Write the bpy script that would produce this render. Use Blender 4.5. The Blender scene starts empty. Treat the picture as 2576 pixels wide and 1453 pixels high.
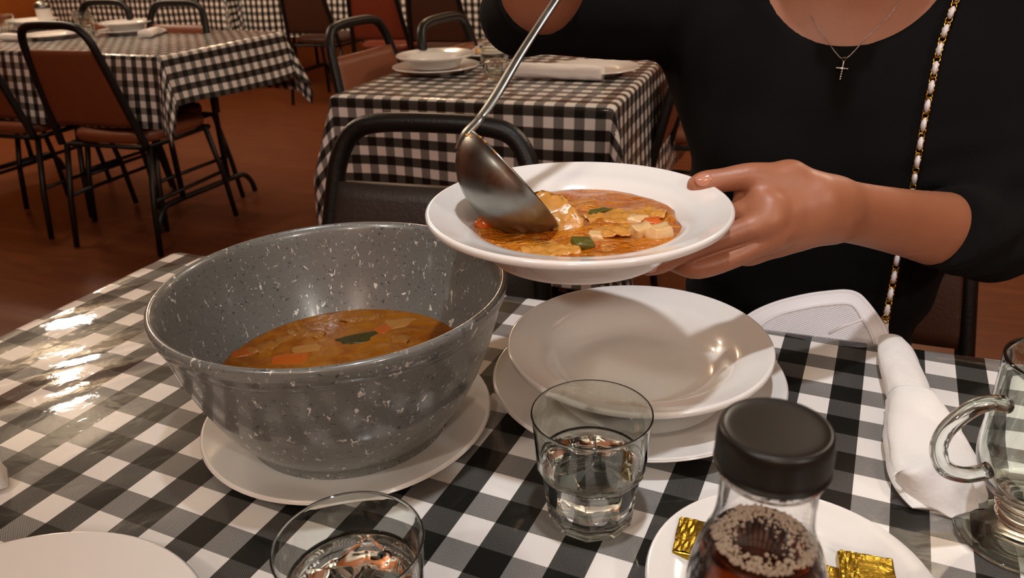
import bpy, bmesh, math, random
import numpy as np
from mathutils import Vector, Matrix, noise
from mathutils.bvhtree import BVHTree
random.seed(11)
SC = bpy.context.scene
COL = SC.collection
PI = math.pi

# ------------------------------------------------------------------ camera
F_PX, PITCH, ROLL, CAM_H = 1966.0, math.radians(24.9), math.radians(-2.13), 1.135
CX, CY = 1288.0, 726.5
_cp, _sp, _cr, _sr = math.cos(PITCH), math.sin(PITCH), math.cos(ROLL), math.sin(ROLL)
EYE = Vector((0, 0, CAM_H))

def ray(px, py):
    a, b = px - CX, py - CY
    x = _cr * a + _sr * b
    y = -_sr * a + _cr * b
    return Vector((x / F_PX, _cp - y / F_PX * _sp, -_sp - y / F_PX * _cp))
def U(px, py, z):                     # point of a horizontal plane
    d = ray(px, py); return EYE + d * ((z - CAM_H) / d.z)
def P(px, py, y):                     # point of a vertical plane at depth y
    d = ray(px, py); return EYE + d * (y / d.y)

cam = bpy.data.cameras.new('camera')
cam.sensor_width = 36.0
cam.lens = 36.0 * F_PX / 2576.0
cam.clip_start = 0.02
cam.dof.use_dof = True
cam.dof.focus_distance = 0.66
cam.dof.aperture_fstop = 12.5
cam_o = bpy.data.objects.new('camera', cam); COL.objects.link(cam_o)
right = Vector((1, 0, 0)); upv = Vector((0, _sp, _cp)); back = Vector((0, -_cp, _sp))
r2 = right * _cr - upv * _sr * -1 * -1
# roll: image rotated by ROLL (y down), so the camera turns the other way
R = Matrix((right, upv, back)).transposed() @ Matrix.Rotation(ROLL, 3, 'Z')
cam_o.matrix_world = Matrix.Translation(EYE) @ R.to_4x4()
SC.camera = cam_o

# ------------------------------------------------------------------ helpers
def lin(c):
    if isinstance(c, str):
        c = [int(c[i:i + 2], 16) / 255 for i in (0, 2, 4)]
    return tuple(x / 12.92 if x <= 0.04045 else ((x + 0.055) / 1.055) ** 2.4 for x in c) + (1.0,)

class Mat:
    def __init__(s, name, base='808080', rough=0.5, metal=0.0, **kw):
        s.m = bpy.data.materials.new(name); s.m.use_nodes = True
        s.nt = s.m.node_tree
        s.b = s.nt.nodes['Principled BSDF']
        s.b.inputs['Base Color'].default_value = lin(base)
        s.b.inputs['Roughness'].default_value = rough
        s.b.inputs['Metallic'].default_value = metal
        for k, v in kw.items():
            s.b.inputs[k.replace('_', ' ')].default_value = v
        s._tc = None
    def n(s, typ, **kw):
        nd = s.nt.nodes.new(typ)
        for k, v in kw.items():
            if hasattr(nd, k): setattr(nd, k, v)
            else: nd.inputs[k.replace('_', ' ')].default_value = v
        return nd
    def l(s, a, b):
        s.nt.links.new(a, b)
    def tc(s, out='Object'):
        if s._tc is None: s._tc = s.nt.nodes.new('ShaderNodeTexCoord')
        return s._tc.outputs[out]
    def mapped(s, scale, out='Object', rot=(0, 0, 0)):
        mp = s.n('ShaderNodeMapping'); mp.inputs['Scale'].default_value = scale; mp.inputs['Rotation'].default_value = rot
        s.l(s.tc(out), mp.inputs['Vector']); return mp.outputs[0]
    def noise(s, scale=5, detail=3, rough=.5, dist=0, vec=None):
        nd = s.n('ShaderNodeTexNoise'); nd.inputs['Scale'].default_value = scale; nd.inputs['Detail'].default_value = detail
        nd.inputs['Roughness'].default_value = rough; nd.inputs['Distortion'].default_value = dist
        s.l(vec if vec is not None else s.tc(), nd.inputs['Vector']); return nd.outputs[0]
    def voro(s, scale, vec=None, feature='F1', out='Distance'):
        nd = s.n('ShaderNodeTexVoronoi'); nd.feature = feature; nd.inputs['Scale'].default_value = scale
        s.l(vec if vec is not None else s.tc(), nd.inputs['Vector']); return nd.outputs[out]
    def math(s, op, a, b=None, clamp=False):
        nd = s.n('ShaderNodeMath'); nd.operation = op; nd.use_clamp = clamp
        for i, v in enumerate((a, b)):
            if v is None: continue
            if isinstance(v, (int, float)): nd.inputs[i].default_value = v
            else: s.l(v, nd.inputs[i])
        return nd.outputs[0]
    def ramp(s, fac, stops, interp='LINEAR'):
        nd = s.n('ShaderNodeValToRGB'); cr = nd.color_ramp; cr.interpolation = interp
        while len(cr.elements) < len(stops): cr.elements.new(.5)
        for e, (p, c) in zip(cr.elements, stops):
            e.position = p; e.color = lin(c) if not isinstance(c, (int, float)) else (c, c, c, 1)
        s.l(fac, nd.inputs[0]); return nd.outputs[0]
    def mix(s, fac, a, b):
        nd = s.n('ShaderNodeMix'); nd.data_type = 'RGBA'
        for sock, v in ((nd.inputs[0], fac), (nd.inputs[6], a), (nd.inputs[7], b)):
            if isinstance(v, (int, float)): sock.default_value = v
            elif isinstance(v, str): sock.default_value = lin(v)
            elif isinstance(v, tuple): sock.default_value = v
            else: s.l(v, sock)
        return nd.outputs[2]
    def base(s, sock): s.l(sock, s.b.inputs['Base Color'])
    def bump(s, h, strength=.3, dist=.01, inp='Normal'):
        nd = s.n('ShaderNodeBump'); nd.inputs['Strength'].default_value = strength; nd.inputs['Distance'].default_value = dist
        s.l(h, nd.inputs['Height']); s.l(nd.outputs[0], s.b.inputs[inp])

def link(name, me, mat=None, parent=None, smooth=True):
    o = bpy.data.objects.new(name, me)
    if mat is not None: me.materials.append(mat.m if isinstance(mat, Mat) else mat)
    COL.objects.link(o)
    if parent is not None: o.parent = parent
    if smooth: me.polygons.foreach_set('use_smooth', [True] * len(me.polygons))
    return o
def mesh(verts, faces, name='m', uvs=None):
    me = bpy.data.meshes.new(name)
    me.from_pydata([tuple(v) for v in verts], [], [tuple(f) for f in faces])
    if uvs is not None:
        uvl = me.uv_layers.new(name='UVMap')
        idx = np.zeros(len(me.loops), dtype=np.int32); me.loops.foreach_get('vertex_index', idx)
        uvl.data.foreach_set('uv', np.asarray(uvs, dtype=np.float32)[idx].ravel())
    me.update(); return me
class Shape:                                   # verts/faces accumulator
    def __init__(s): s.v = []; s.f = []
    def add(s, v, f, M=None):
        k = len(s.v)
        s.v += [(M @ Vector(p)) if M is not None else Vector(p) for p in v]
        s.f += [tuple(i + k for i in q) for q in f]; return s
    def obj(s, name, mat, parent=None, smooth=True):
        return link(name, mesh(s.v, s.f, name), mat, parent, smooth)
def lathe(prof, seg=64, rfun=None):
    v, f = [], []; rings = []
    for r, z in prof:
        if r < 1e-7:
            rings.append([len(v)]); v.append((0, 0, z)); continue
        k = len(v)
        for i in range(seg):
            a = 2 * PI * i / seg
            rr = r if rfun is None else rfun(r, z, a)
            v.append((rr * math.cos(a), rr * math.sin(a), z))
        rings.append(list(range(k, k + seg)))
    for A, B in zip(rings, rings[1:]):
        if len(A) == 1 and len(B) == 1: continue
        for i in range(seg):
            j = (i + 1) % seg
            if len(A) == 1: f.append((A[0], B[j], B[i]))
            elif len(B) == 1: f.append((A[i], A[j], B[0]))
            else: f.append((A[i], A[j], B[j], B[i]))
    return v, f
def smooth_prof(pts, n=4):                      # Catmull-Rom through a profile; repeat a point for a corner
    out = []
    for i in range(len(pts) - 1):
        p0 = pts[max(i - 1, 0)]; p1 = pts[i]; p2 = pts[i + 1]; p3 = pts[min(i + 2, len(pts) - 1)]
        if p1 == p2: continue
        for k in range(n):
            t = k / n
            out.append(tuple(.5 * (2 * b + (c - a) * t + (2 * a - 5 * b + 4 * c - d) * t * t + (3 * b - a - 3 * c + d) * t ** 3) for a, b, c, d in zip(p0, p1, p2, p3)))
    out.append(tuple(pts[-1])); return out
def loft(rings, cap=True, closed=True):
    v, f = [], []; n = len(rings[0])
    for r in rings: v += list(r)
    for k in range(len(rings) - 1):
        for i in range(n if closed else n - 1):
            j = (i + 1) % n
            f.append((k * n + i, k * n + j, (k + 1) * n + j, (k + 1) * n + i))
    if cap:
        f.append(tuple(range(n - 1, -1, -1))); f.append(tuple(range((len(rings) - 1) * n, len(rings) * n)))
    return v, f
def tube(path, rad, seg=10, closed=False, flat=1.0, up=None):
    path = [Vector(p) for p in path]; n = len(path); rings = []
    up = Vector(up) if up is not None else Vector((0.123, 0.31, 0.94))
    prev = None
    for i in range(n):
        a = path[i - 1] if (i > 0 or closed) else path[i]
        b = path[(i + 1) % n] if (i < n - 1 or closed) else path[i]
        t = (b - a).normalized()
        if prev is None: x = t.cross(up).normalized()
        else: x = (prev - t * prev.dot(t)).normalized()
        prev = x; y = t.cross(x)
        r = rad[i] if isinstance(rad, (list, tuple)) else rad
        rings.append([path[i] + x * (math.cos(2 * PI * k / seg) * r) + y * (math.sin(2 * PI * k / seg) * r * flat) for k in range(seg)])
    if closed:
        v, f = loft(rings + [rings[0]], cap=False)
        return v, f
    return loft(rings)
def spline(pts, n=8):
    pts = [tuple(p) for p in pts]; return [Vector(p) for p in smooth_prof(pts, n)]
def rbox(sx, sy, sz, bev=.003, seg=3, M=None):
    bm = bmesh.new(); bmesh.ops.create_cube(bm, size=1)
    bmesh.ops.scale(bm, vec=(sx, sy, sz), verts=bm.verts)
    bmesh.ops.bevel(bm, geom=list(bm.edges), offset=bev, segments=seg, profile=.5, affect='EDGES')
    v = [x.co.copy() for x in bm.verts]; bm.verts.index_update(); f = [[q.index for q in p.verts] for p in bm.faces]; bm.free()
    if M is not None: v = [M @ p for p in v]
    return v, f
def ico(sub=3):
    bm = bmesh.new(); bmesh.ops.create_icosphere(bm, subdivisions=sub, radius=1)
    bm.verts.index_update(); v = [x.co.copy() for x in bm.verts]; f = [[q.index for q in p.verts] for p in bm.faces]; bm.free(); return v, f
def props(o, label=None, cat=None, group=None, kind=None):
    if label: o['label'] = label
    if cat: o['category'] = cat
    if group: o['group'] = group
    if kind: o['kind'] = kind
    return o
def thing(name, label, cat, loc=(0, 0, 0), rz=0, group=None):
    o = bpy.data.objects.new(name, None); COL.objects.link(o); o.empty_display_size = .05
    o.location = loc; o.rotation_euler = (0, 0, rz)
    return props(o, label, cat, group)
def keep(child, parent):                        # child's mesh is in world coordinates
    M = Matrix.Translation(parent.location) @ parent.rotation_euler.to_matrix().to_4x4()
    child.parent = parent; child.matrix_parent_inverse = M.inverted(); return child
def copy_tree(o, parent=None):
    c = o.copy(); COL.objects.link(c)
    if parent is not None: c.parent = parent
    for ch in [x for x in bpy.data.objects if x.parent == o]: copy_tree(ch, c)
    return c
def again(src, label, loc, rz=0, group=None):
    c = copy_tree(src); c.location = loc; c.rotation_euler = (0, 0, rz); c['label'] = label
    if group: c['group'] = group
    return c
def T(x=0, y=0, z=0): return Matrix.Translation((x, y, z))
def RZ(a): return Matrix.Rotation(a, 4, 'Z')
def RX(a): return Matrix.Rotation(a, 4, 'X')
def RY(a): return Matrix.Rotation(a, 4, 'Y')

# ------------------------------------------------------------------ materials
SQ = 0.0254
def gingham(name, wrinkle=0.0, white='e9e4df', dark='12120f'):
    m = Mat(name, rough=.62)
    uv = m.tc('UV'); sep = m.n('ShaderNodeSeparateXYZ'); m.l(uv, sep.inputs[0])
    def stripe(o):
        return m.math('GREATER_THAN', m.math('FLOORED_MODULO', m.math('DIVIDE', o, SQ), 2.0), 1.0)
    a, b = stripe(sep.outputs[0]), stripe(sep.outputs[1])
    s = m.math('ADD', a, b)
    # twill: the half-tone squares are woven of fine dark and light diagonals
    tw = m.math('SINE', m.math('MULTIPLY', m.math('ADD', m.math('MULTIPLY', sep.outputs[0], .62), sep.outputs[1]), 2 * PI / .00125))
    fuzz = m.noise(900, 2, .6, vec=uv)
    tw = m.math('ADD', m.math('MULTIPLY', tw, .22), m.math('MULTIPLY', m.math('SUBTRACT', fuzz, .5), .35))
    # warp stripes (a) are darker than weft stripes (b); where they cross the cloth is black
    ka = m.math('MULTIPLY', a, m.math('ADD', m.math('MULTIPLY', tw, .28), .93))
    kb = m.math('MULTIPLY', b, m.math('ADD', m.math('MULTIPLY', tw, .62), .76))
    k = m.math('MAXIMUM', m.math('MAXIMUM', ka, kb), m.math('MULTIPLY', a, b), clamp=True)
    col = m.mix(k, white, dark)
    m.base(col)
    m.b.inputs['Coat Weight'].default_value = .75
    m.b.inputs['Coat Roughness'].default_value = .06
    m.b.inputs['Coat IOR'].default_value = 1.45
    m.b.inputs['Specular IOR Level'].default_value = .15
    if wrinkle:
        r1 = m.mapped((1, 1, 1), 'UV', (0, 0, -.95)); sc = m.n('ShaderNodeMapping'); sc.inputs['Scale'].default_value = (1.3, 6.0, 1); m.l(r1, sc.inputs['Vector'])
        big = m.noise(1.0, 1.5, .45, .7, vec=sc.outputs[0])
        mask = m.ramp(m.math('ADD', m.math('MULTIPLY', sep.outputs[0], -1.5), .15), [(0, .10), (.30, .25), (.65, 1)])
        fine = m.noise(60, 2, .5, .4, vec=uv)
        h = m.math('ADD', m.math('MULTIPLY', big, mask), m.math('MULTIPLY', fine, .012))
        m.bump(h, wrinkle, .026, 'Coat Normal')
    else:
        m.bump(m.noise(25, 2, .5, .6, vec=uv), .25, .01, 'Coat Normal')
    return m
M_CLOTH = gingham('checked_cloth_under_clear_vinyl', .75)
M_CLOTH2 = gingham('checked_cloth_far', 0)

M_CHINA = Mat('white_china', 'e6e2dd', .16, Coat_Weight=.5, Coat_Roughness=.05)
M_STONE = Mat('speckled_grey_melamine', '6a6a68', .28, Coat_Weight=.5, Coat_Roughness=.07)
def _stone(m):
    def flakes(scale, thr, seed, stretch=(1, 1, 1)):
        mp = m.n('ShaderNodeMapping'); mp.inputs['Location'].default_value = (seed, seed * .7, seed * 1.3); mp.inputs['Scale'].default_value = stretch; m.l(m.tc(), mp.inputs[0])
        nz_ = m.noise(scale, 3, .62, .6, vec=mp.outputs[0]); return m.ramp(nz_, [(thr, 0.0), (thr + .012, 1.0)])
    c = m.mix(m.noise(18, 3), '62625e', '6c6c68')
    c = m.mix(flakes(300, .632, 5), c, '3a444a')
    c = m.mix(flakes(165, .672, 9), c, '2b3840')
    c = m.mix(flakes(230, .650, 2), c, '9d9b94')
    c = m.mix(flakes(150, .645, 3, (1.3, 1, .7)), c, 'cfccc3')
    m.base(c)
_stone(M_STONE)
M_STEEL = Mat('brushed_steel', '8a8a86', .24, 1.0)
M_STEEL.base(M_STEEL.mix(M_STEEL.noise(40, 4, .6, .5), '777874', '969690'))
M_STEEL.l(M_STEEL.ramp(M_STEEL.noise(70, 4), [(.3, .26), (.7, .40)]), M_STEEL.b.inputs['Roughness'])
M_GLASS = Mat('clear_glass', 'f4faf6', .0, Transmission_Weight=1.0, IOR=1.48)
M_WATER = Mat('water', 'ffffff', .0, Transmission_Weight=1.0, IOR=1.333)
M_ICE = Mat('ice', 'fbfdfd', .03, Transmission_Weight=1.0, IOR=1.045)
M_ICE.bump(M_ICE.noise(90, 2), .12, .002)
M_PET = Mat('clear_plastic', 'ffffff', .03, Transmission_Weight=1.0, IOR=1.40)
M_CAP = Mat('black_cap_plastic', '151311', .36, Specular_IOR_Level=.45)
M_CAPTOP = Mat('black_cap_top', '2a2520', .42)
M_CAPTOP.bump(M_CAPTOP.noise(60, 3), .08, .002)
M_SYRUP = Mat('amber_liquid', '7d2e10', .02, Transmission_Weight=.92, IOR=1.36)
M_FOAM = Mat('tan_bubbles', 'fff0dc', .2, Transmission_Weight=.15, IOR=1.25, Coat_Weight=.6)
M_FOIL = Mat('gold_foil', 'b08c2c', .3, 1.0)
M_FOIL.base(M_FOIL.mix(M_FOIL.noise(90, 3), '987820', 'b99a3c'))
M_FOIL.bump(M_FOIL.noise(75, 3, .55, 1.5, vec=M_FOIL.mapped((1, 1.8, 1))), .28, .004)
M_PAPER = Mat('white_napkin', 'e9e4e0', .85, Sheen_Weight=.2, Subsurface_Weight=.08)
M_PAPER.bump(M_PAPER.noise(34, 4, .6), .35, .006)
M_SKIN = Mat('skin', 'b07a5c', .46, Subsurface_Weight=.16, Subsurface_Scale=.008)
M_SKIN.b.inputs['Subsurface Radius'].default_value = (1.0, .35, .2)
M_SKIN.base(M_SKIN.mix(M_SKIN.noise(28, 4, .6), '935d42', 'a2684b'))
M_SKIN.bump(M_SKIN.math('ADD', M_SKIN.math('MULTIPLY', M_SKIN.noise(700, 2), .25), M_SKIN.noise(75, 3)), .16, .002)
M_NAIL = Mat('fingernail', 'b57a62', .22, Coat_Weight=.4)
M_BLACK = Mat('black_jersey', '070606', .95, Specular_IOR_Level=.2)
M_BLACK.bump(M_BLACK.noise(1500, 2), .2, .0005)
M_DENIM = Mat('black_trousers', '070707', .95, Specular_IOR_Level=.2)
M_HAIR = Mat('dark_hair', '15100d', .4)
M_GOLD = Mat('gold_chain_metal', 'c79a3c', .16, 1.0)
M_SILVER = Mat('silver', 'c8c4c0', .2, 1.0)
M_GEM = Mat('pale_gems', 'e8e6ea', .05, Coat_Weight=1)
M_LEATHER = Mat('white_leather', 'dcd6d6', .45)
M_QUILT = Mat('white_ribbed_leather', 'd3ced0', .5)
M_TUBE = Mat('black_tube', '0e0b09', .42, Specular_IOR_Level=.35)
M_TUBE.bump(M_TUBE.noise(220, 2), .25, .002)
def vinyl(name, c0, c1):
    m = Mat(name, c0, .42); m.base(m.mix(m.noise(7, 3), c0, c1)); m.bump(m.noise(160, 3), .2, .003); return m
M_VINYL = vinyl('brown_vinyl', '6f3a22', '7c4428')
M_VINYL_R = vinyl('red_brown_vinyl', '74301e', '7e3722')
M_VINYL_D = vinyl('dark_brown_vinyl', '41261a', '4a2c1e')
M_VINYL_K = vinyl('blackish_vinyl', '2a211d', '2f2520')
M_BROTH = Mat('orange_broth', 'b8680f', .16, Specular_IOR_Level=.35, Coat_Weight=.4, Coat_Roughness=.02, Subsurface_Weight=.12, Subsurface_Scale=.01)
def _broth(m, a, b, c):
    n1 = m.noise(34, 4, .55, .8); n2 = m.noise(80, 3, .5, .5)
    m.base(m.mix(m.ramp(n2, [(.45, 0.0), (.75, .7)]), m.mix(m.ramp(n1, [(.35, 0.0), (.65, 1.0)]), a, b), c))
    m.bump(m.math('ADD', m.noise(45, 2, .5, .5), m.math('MULTIPLY', n2, .5)), .5, .006)
n1 = M_BROTH.noise(1, 4, .6, 1.0, vec=M_BROTH.mapped((26, 60, 40), rot=(0, 0, .3)))
M_BROTH.base(M_BROTH.mix(M_BROTH.ramp(M_BROTH.noise(95, 3, .6, 1.2), [(.52, 0.0), (.72, .75)]), M_BROTH.mix(M_BROTH.ramp(n1, [(.35, 0.0), (.66, 1.0)]), 'a64e04', 'c8791a'), M_BROTH.mix(M_BROTH.ramp(M_BROTH.noise(38, 2), [(.45, 0.0), (.65, 1.0)]), 'c98426', 'd8a65c')))
M_BROTH.bump(M_BROTH.math('ADD', n1, M_BROTH.math('MULTIPLY', M_BROTH.noise(150, 2, .5, .8), .45)), 1.0, .009)
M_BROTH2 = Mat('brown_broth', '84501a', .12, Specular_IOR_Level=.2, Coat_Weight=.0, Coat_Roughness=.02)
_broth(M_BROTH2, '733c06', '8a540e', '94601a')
def food(name, a, b, **kw):
    m = Mat(name, a, .3, Coat_Weight=.6, Coat_Roughness=.08, Subsurface_Weight=.15, Subsurface_Scale=.006, **kw)
    m.base(m.mix(m.noise(120, 3), a, b)); m.bump(m.noise(170, 3), .3, .002); return m
M_POTATO = food('potato', 'd0a56a', 'dcb988')
M_CARROT = food('carrot', 'd0581a', 'c8661e')
M_CABBAGE = food('cabbage', 'b9741f', 'd0984a')
M_PEPPER = food('green_pepper', '4e4a14', '5f5a20')
_f0 = food
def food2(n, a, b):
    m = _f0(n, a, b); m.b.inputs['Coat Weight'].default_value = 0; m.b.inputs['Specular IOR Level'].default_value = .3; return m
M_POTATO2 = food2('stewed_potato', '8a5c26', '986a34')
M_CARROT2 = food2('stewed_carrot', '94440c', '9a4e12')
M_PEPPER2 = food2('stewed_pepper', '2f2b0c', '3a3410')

# ------------------------------------------------------------------ setting
ROT = math.radians(-22)
UD = Vector((math.cos(ROT), math.sin(ROT), 0)); VD = Vector((-math.sin(ROT), math.cos(ROT), 0))
def room_pt(u, v, z=0): return UD * u + VD * v + Vector((0, 0, z))
U0, U1, V0, V1, ZC = -6.75, 4.2, -2.6, 7.9, 2.75
M_FLOOR = Mat('wood_floor', '6b3a20', .34)
def _floor(m):
    v = m.mapped((1, 1, 1), rot=(0, 0, 0))
    br = m.n('ShaderNodeTexBrick'); m.l(v, br.inputs['Vector'])
    br.inputs['Scale'].default_value = 1.0; br.inputs['Brick Width'].default_value = 1.2; br.inputs['Row Height'].default_value = .17
    br.inputs['Mortar Size'].default_value = .0015
    br.inputs['Color1'].default_value = (0, 0, 0, 1); br.inputs['Color2'].default_value = (1, 1, 1, 1); br.inputs['Mortar'].default_value = (.2, .2, .2, 1)
    br.offset = .37
    g = m.noise(3.2, 6, .6, .8, vec=m.mapped((1, 9, 1)))
    col = m.mix(m.ramp(g, [(.3, 0.0), (.7, 1.0)]), '532b18', '724226')
    col = m.mix(m.math('MULTIPLY', br.outputs['Color'], .4), col, '62301a')
    m.base(col)
    m.bump(g, .08, .005)
_floor(M_FLOOR)
M_WALL = Mat('orange_wood_panelling', '9a5420', .45)
M_WALL.base(M_WALL.mix(M_WALL.noise(3, 4, .6, .5, vec=M_WALL.mapped((6, 6, .6))), '8a4516', 'a85e26'))
M_CEIL = Mat('ceiling_paint', 'd9cdb9', .9)
def slab(name, a, b, c, d, mat, thick):
    a, b, c, d = [Vector(x) for x in (a, b, c, d)]
    n = (b - a).cross(d - a).normalized() * thick
    s = Shape(); s.add([a, b, c, d, a + n, b + n, c + n, d + n], [(0, 1, 2, 3), (7, 6, 5, 4), (0, 4, 5, 1), (1, 5, 6, 2), (2, 6, 7, 3), (3, 7, 4, 0)])
    bm = bmesh.new(); me = mesh(s.v, s.f, name); bm.from_mesh(me); bmesh.ops.recalc_face_normals(bm, faces=bm.faces); bm.to_mesh(me); bm.free()
    return props(link(name, me, mat, smooth=False), kind='structure')
q = lambda u, v, z: room_pt(u, v, z)
_f = slab('floor', (U0, V0, 0), (U0, V1, 0), (U1, V1, 0), (U1, V0, 0), M_FLOOR, .1); _f.rotation_euler = (0, 0, ROT)
slab('ceiling', q(U0, V0, ZC), q(U1, V0, ZC), q(U1, V1, ZC), q(U0, V1, ZC), M_CEIL, .1)
slab('wall_back', q(U0, V1, 0), q(U0, V1, ZC), q(U1, V1, ZC), q(U1, V1, 0), M_WALL, .1)
slab('wall_left', q(U0, V0, 0), q(U0, V0, ZC), q(U0, V1, ZC), q(U0, V1, 0), M_WALL, .1)
slab('wall_right', q(U1, V1, 0), q(U1, V1, ZC), q(U1, V0, ZC), q(U1, V0, 0), M_WALL, .1)
slab('wall_near', q(U1, V0, 0), q(U1, V0, ZC), q(U0, V0, ZC), q(U0, V0, 0), M_WALL, .1)

# ------------------------------------------------------------------ tables and cloths
def cloth(name, label, group, P0, ud, vd, W, D, drop, mat, lat_o, lat_a, z=.75, step=.02, flare=.12, wave=.012, seed=0, cone=.035):
    """P0 far-left corner of the top; ud to the right; vd away from the camera; the cloth hangs over all four edges."""
    Rr = .014; du, dv = drop if isinstance(drop, tuple) else (drop, drop)
    ns = int((W + 2 * du) / step); nt = int((D + 2 * dv) / step)
    ca, sa = math.cos(lat_a), math.sin(lat_a)
    V, UVs = [], []
    rnd = random.Random(seed); ph = [rnd.uniform(0, 6.3) for _ in range(6)]
    # sample so that edges of the top get a line of vertices
    def axis(L, n, drop):
        base = list(np.linspace(-drop, -Rr * 1.7, max(4, int(drop / step)))) + [-Rr * 1.3, -Rr * .9, -Rr * .45, 0.0]
        mid = list(np.linspace(0, L, max(4, int(L / step))))[1:-1]
        return base + mid + [L - b for b in reversed(base)]
    S, Tt = axis(W, ns, du), axis(D, nt, dv)
    for t in Tt:
        for s in S:
            flat = P0 + ud * s - vd * t
            d2 = Vector((flat.x - lat_o[0], flat.y - lat_o[1]))
            UVs.append((ca * d2.x + sa * d2.y, -sa * d2.x + ca * d2.y))
            sc = min(max(s, 0), W); tc = min(max(t, 0), D)
            ds, dt = s - sc, t - tc; d = math.hypot(ds, dt)
            if d < 1e-9: V.append((flat.x, flat.y, z)); continue
            e = Vector((ds / d, dt / d))
            if d < Rr * PI / 2: o = Rr * math.sin(d / Rr); dn = Rr * (1 - math.cos(d / Rr))
            else:
                rest = d - Rr * PI / 2; o = Rr + rest * flare; dn = Rr + rest * math.cos(flare)
                k = min(1, rest / .2)
                if abs(ds) > 1e-6 and abs(dt) > 1e-6:
                    an = math.atan2(abs(dt), abs(ds)); o += k * (cone * math.sin(an * 2) - .02 * math.sin(an * 4) ** 2) * (1 + .3 * math.sin(ph[0] + 3 * an))
                else:
                    along = tc if abs(ds) > abs(dt) else sc
                    o += k * wave * (math.sin(along * 9 + ph[1]) + .6 * math.sin(along * 17 + ph[2]))
                    dn += .008 * k * math.sin(along * 6 + ph[3])
            base = P0 + ud * sc - vd * tc; out = ud * e.x - vd * e.y
            V.append((base.x + out.x * o, base.y + out.y * o, z - dn))
    n = len(S); F = []
    for j in range(len(Tt) - 1):
        for i in range(n - 1):
            a = j * n + i; F.append((a, a + n, a + n + 1, a + 1))
    return props(link(name, mesh(V, F, name, UVs), mat), label, 'tablecloth', group)
M_TOP = Mat('table_board', '5a4030', .6)
def table(name, label, P0, ud, vd, W, D, group=None, tfoot=True, z=.746):
    t = thing(name, label, 'table', (P0 + ud * W / 2 - vd * D / 2).to_tuple(), 0, group)
    i = .004
    s = Shape(); a = [P0 + ud * i - vd * i, P0 + ud * (W - i) - vd * i, P0 + ud * (W - i) - vd * (D - i), P0 + ud * i - vd * (D - i)]
    v = [Vector((p.x, p.y, z - .025)) for p in a] + [Vector((p.x, p.y, z)) for p in a]
    s.add(v, [(3, 2, 1, 0), (4, 5, 6, 7), (0, 1, 5, 4), (1, 2, 6, 5), (2, 3, 7, 6), (3, 0, 4, 7)][:])
    keep(s.obj('tabletop', M_TOP, None, False), t)
    longu = W > D
    for e in (0, 1):                       # a T-footed folding leg frame near each short end
        s = Shape()
        L, X = (W, D) if longu else (D, W)
        pos = .26 if e == 0 else L - .26
        pt = (lambda c, h: P0 + ud * pos - vd * c + Vector((0, 0, h))) if longu else (lambda c, h: P0 + ud * c - vd * pos + Vector((0, 0, h)))
        lo, hi = X * .07, X * .93
        s.add(*tube(spline([pt(lo, .012), pt(lo + .012, .06), pt(lo + .05, .105), pt(lo + .11, .115), pt(X / 2, .115), pt(hi - .11, .115), pt(hi - .05, .105), pt(hi - .012, .06), pt(hi, .012)], 5), .0125, 10))
        for c in (.30, .70):
            s.add(*tube([pt(X * c, .115), pt(X * c, z - .03)], .0125, 10))
        s.add(*tube(spline([pt(X * .30, .50), pt(X * .42, .62), pt(X * .5, .66), pt(X * .58, .62), pt(X * .70, .50)], 4), .009, 8))
        keep(s.obj('leg_frame', M_TUBE), t)
    return t
LAT_O, LAT_A = (-.0520, .4236), -.4465
d2 = lambda a: (Vector((math.cos(a), math.sin(a), 0)), Vector((-math.sin(a), math.cos(a), 0)))
# our table
o_u = Vector((.930, -.3665, 0)); o_v = Vector((.407, .914, 0)); o_P0 = Vector((-.452, .984, 0))
table('dining_table', 'long restaurant table in the foreground under a black and white checked cloth', o_P0, o_u, o_v, 1.45, .80, tfoot=True)
cloth('tablecloth', 'black and white checked cloth under glossy clear vinyl on the foreground table', 'checked tablecloths', o_P0, o_u, o_v, 1.45, .80, .20, M_CLOTH, LAT_O, LAT_A, step=.012, flare=.10, wave=.004, seed=1)
# left table
l_u, l_v = d2(math.radians(-24)); l_c = Vector((-1.255, 2.960, 0)); l_W, l_D = 1.83, .70
l_P0 = l_c - l_u * l_W + l_v * l_D
table('dining_table', 'folding-leg table at the left with T-shaped steel feet under a checked cloth', l_P0, l_u, l_v, l_W, l_D)
cloth('tablecloth', 'checked cloth with long hanging corners on the table at the left', 'checked tablecloths', l_P0, l_u, l_v, l_W, l_D, (.20, .28), M_CLOTH2, (l_c.x, l_c.y), math.radians(-24), flare=.16, wave=.01, seed=2)
# middle table
m_u, m_v = d2(math.radians(-20.3)); m_FL = Vector((-.445, 2.075, 0)); m_W, m_D = .735, 1.75
m_P0 = m_FL + m_v * m_D
table('dining_table', 'table behind the black chair, its short checked side facing the foreground', m_P0, m_u, m_v, m_W, m_D)
cloth('tablecloth', 'checked cloth hanging square down the short end of the middle table', 'checked tablecloths', m_P0, m_u, m_v, m_W, m_D, (.40, .46), M_CLOTH2, (m_FL.x - .012, m_FL.y - .008), math.radians(69.7), flare=.06, wave=.005, seed=3, cone=.07)
# far tables along the back
f_u, f_v = d2(math.radians(-20))
for lab, c, W in (('checked table at the back left, partly behind the left table', Vector((-3.84, 6.98, 0)), 1.85), ('checked table at the back centre behind a row of chairs', Vector((-2.0, 6.45, 0)), 2.35)):
    P0 = c + f_v * .75
    table('dining_table', lab, P0, f_u, f_v, W, .75)
    cloth('tablecloth', 'cloth on the ' + lab, 'checked tablecloths', P0, f_u, f_v, W, .75, .34, M_CLOTH2, (c.x, c.y), math.radians(-20), flare=.06, wave=.012, seed=int(W * 10))

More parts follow.
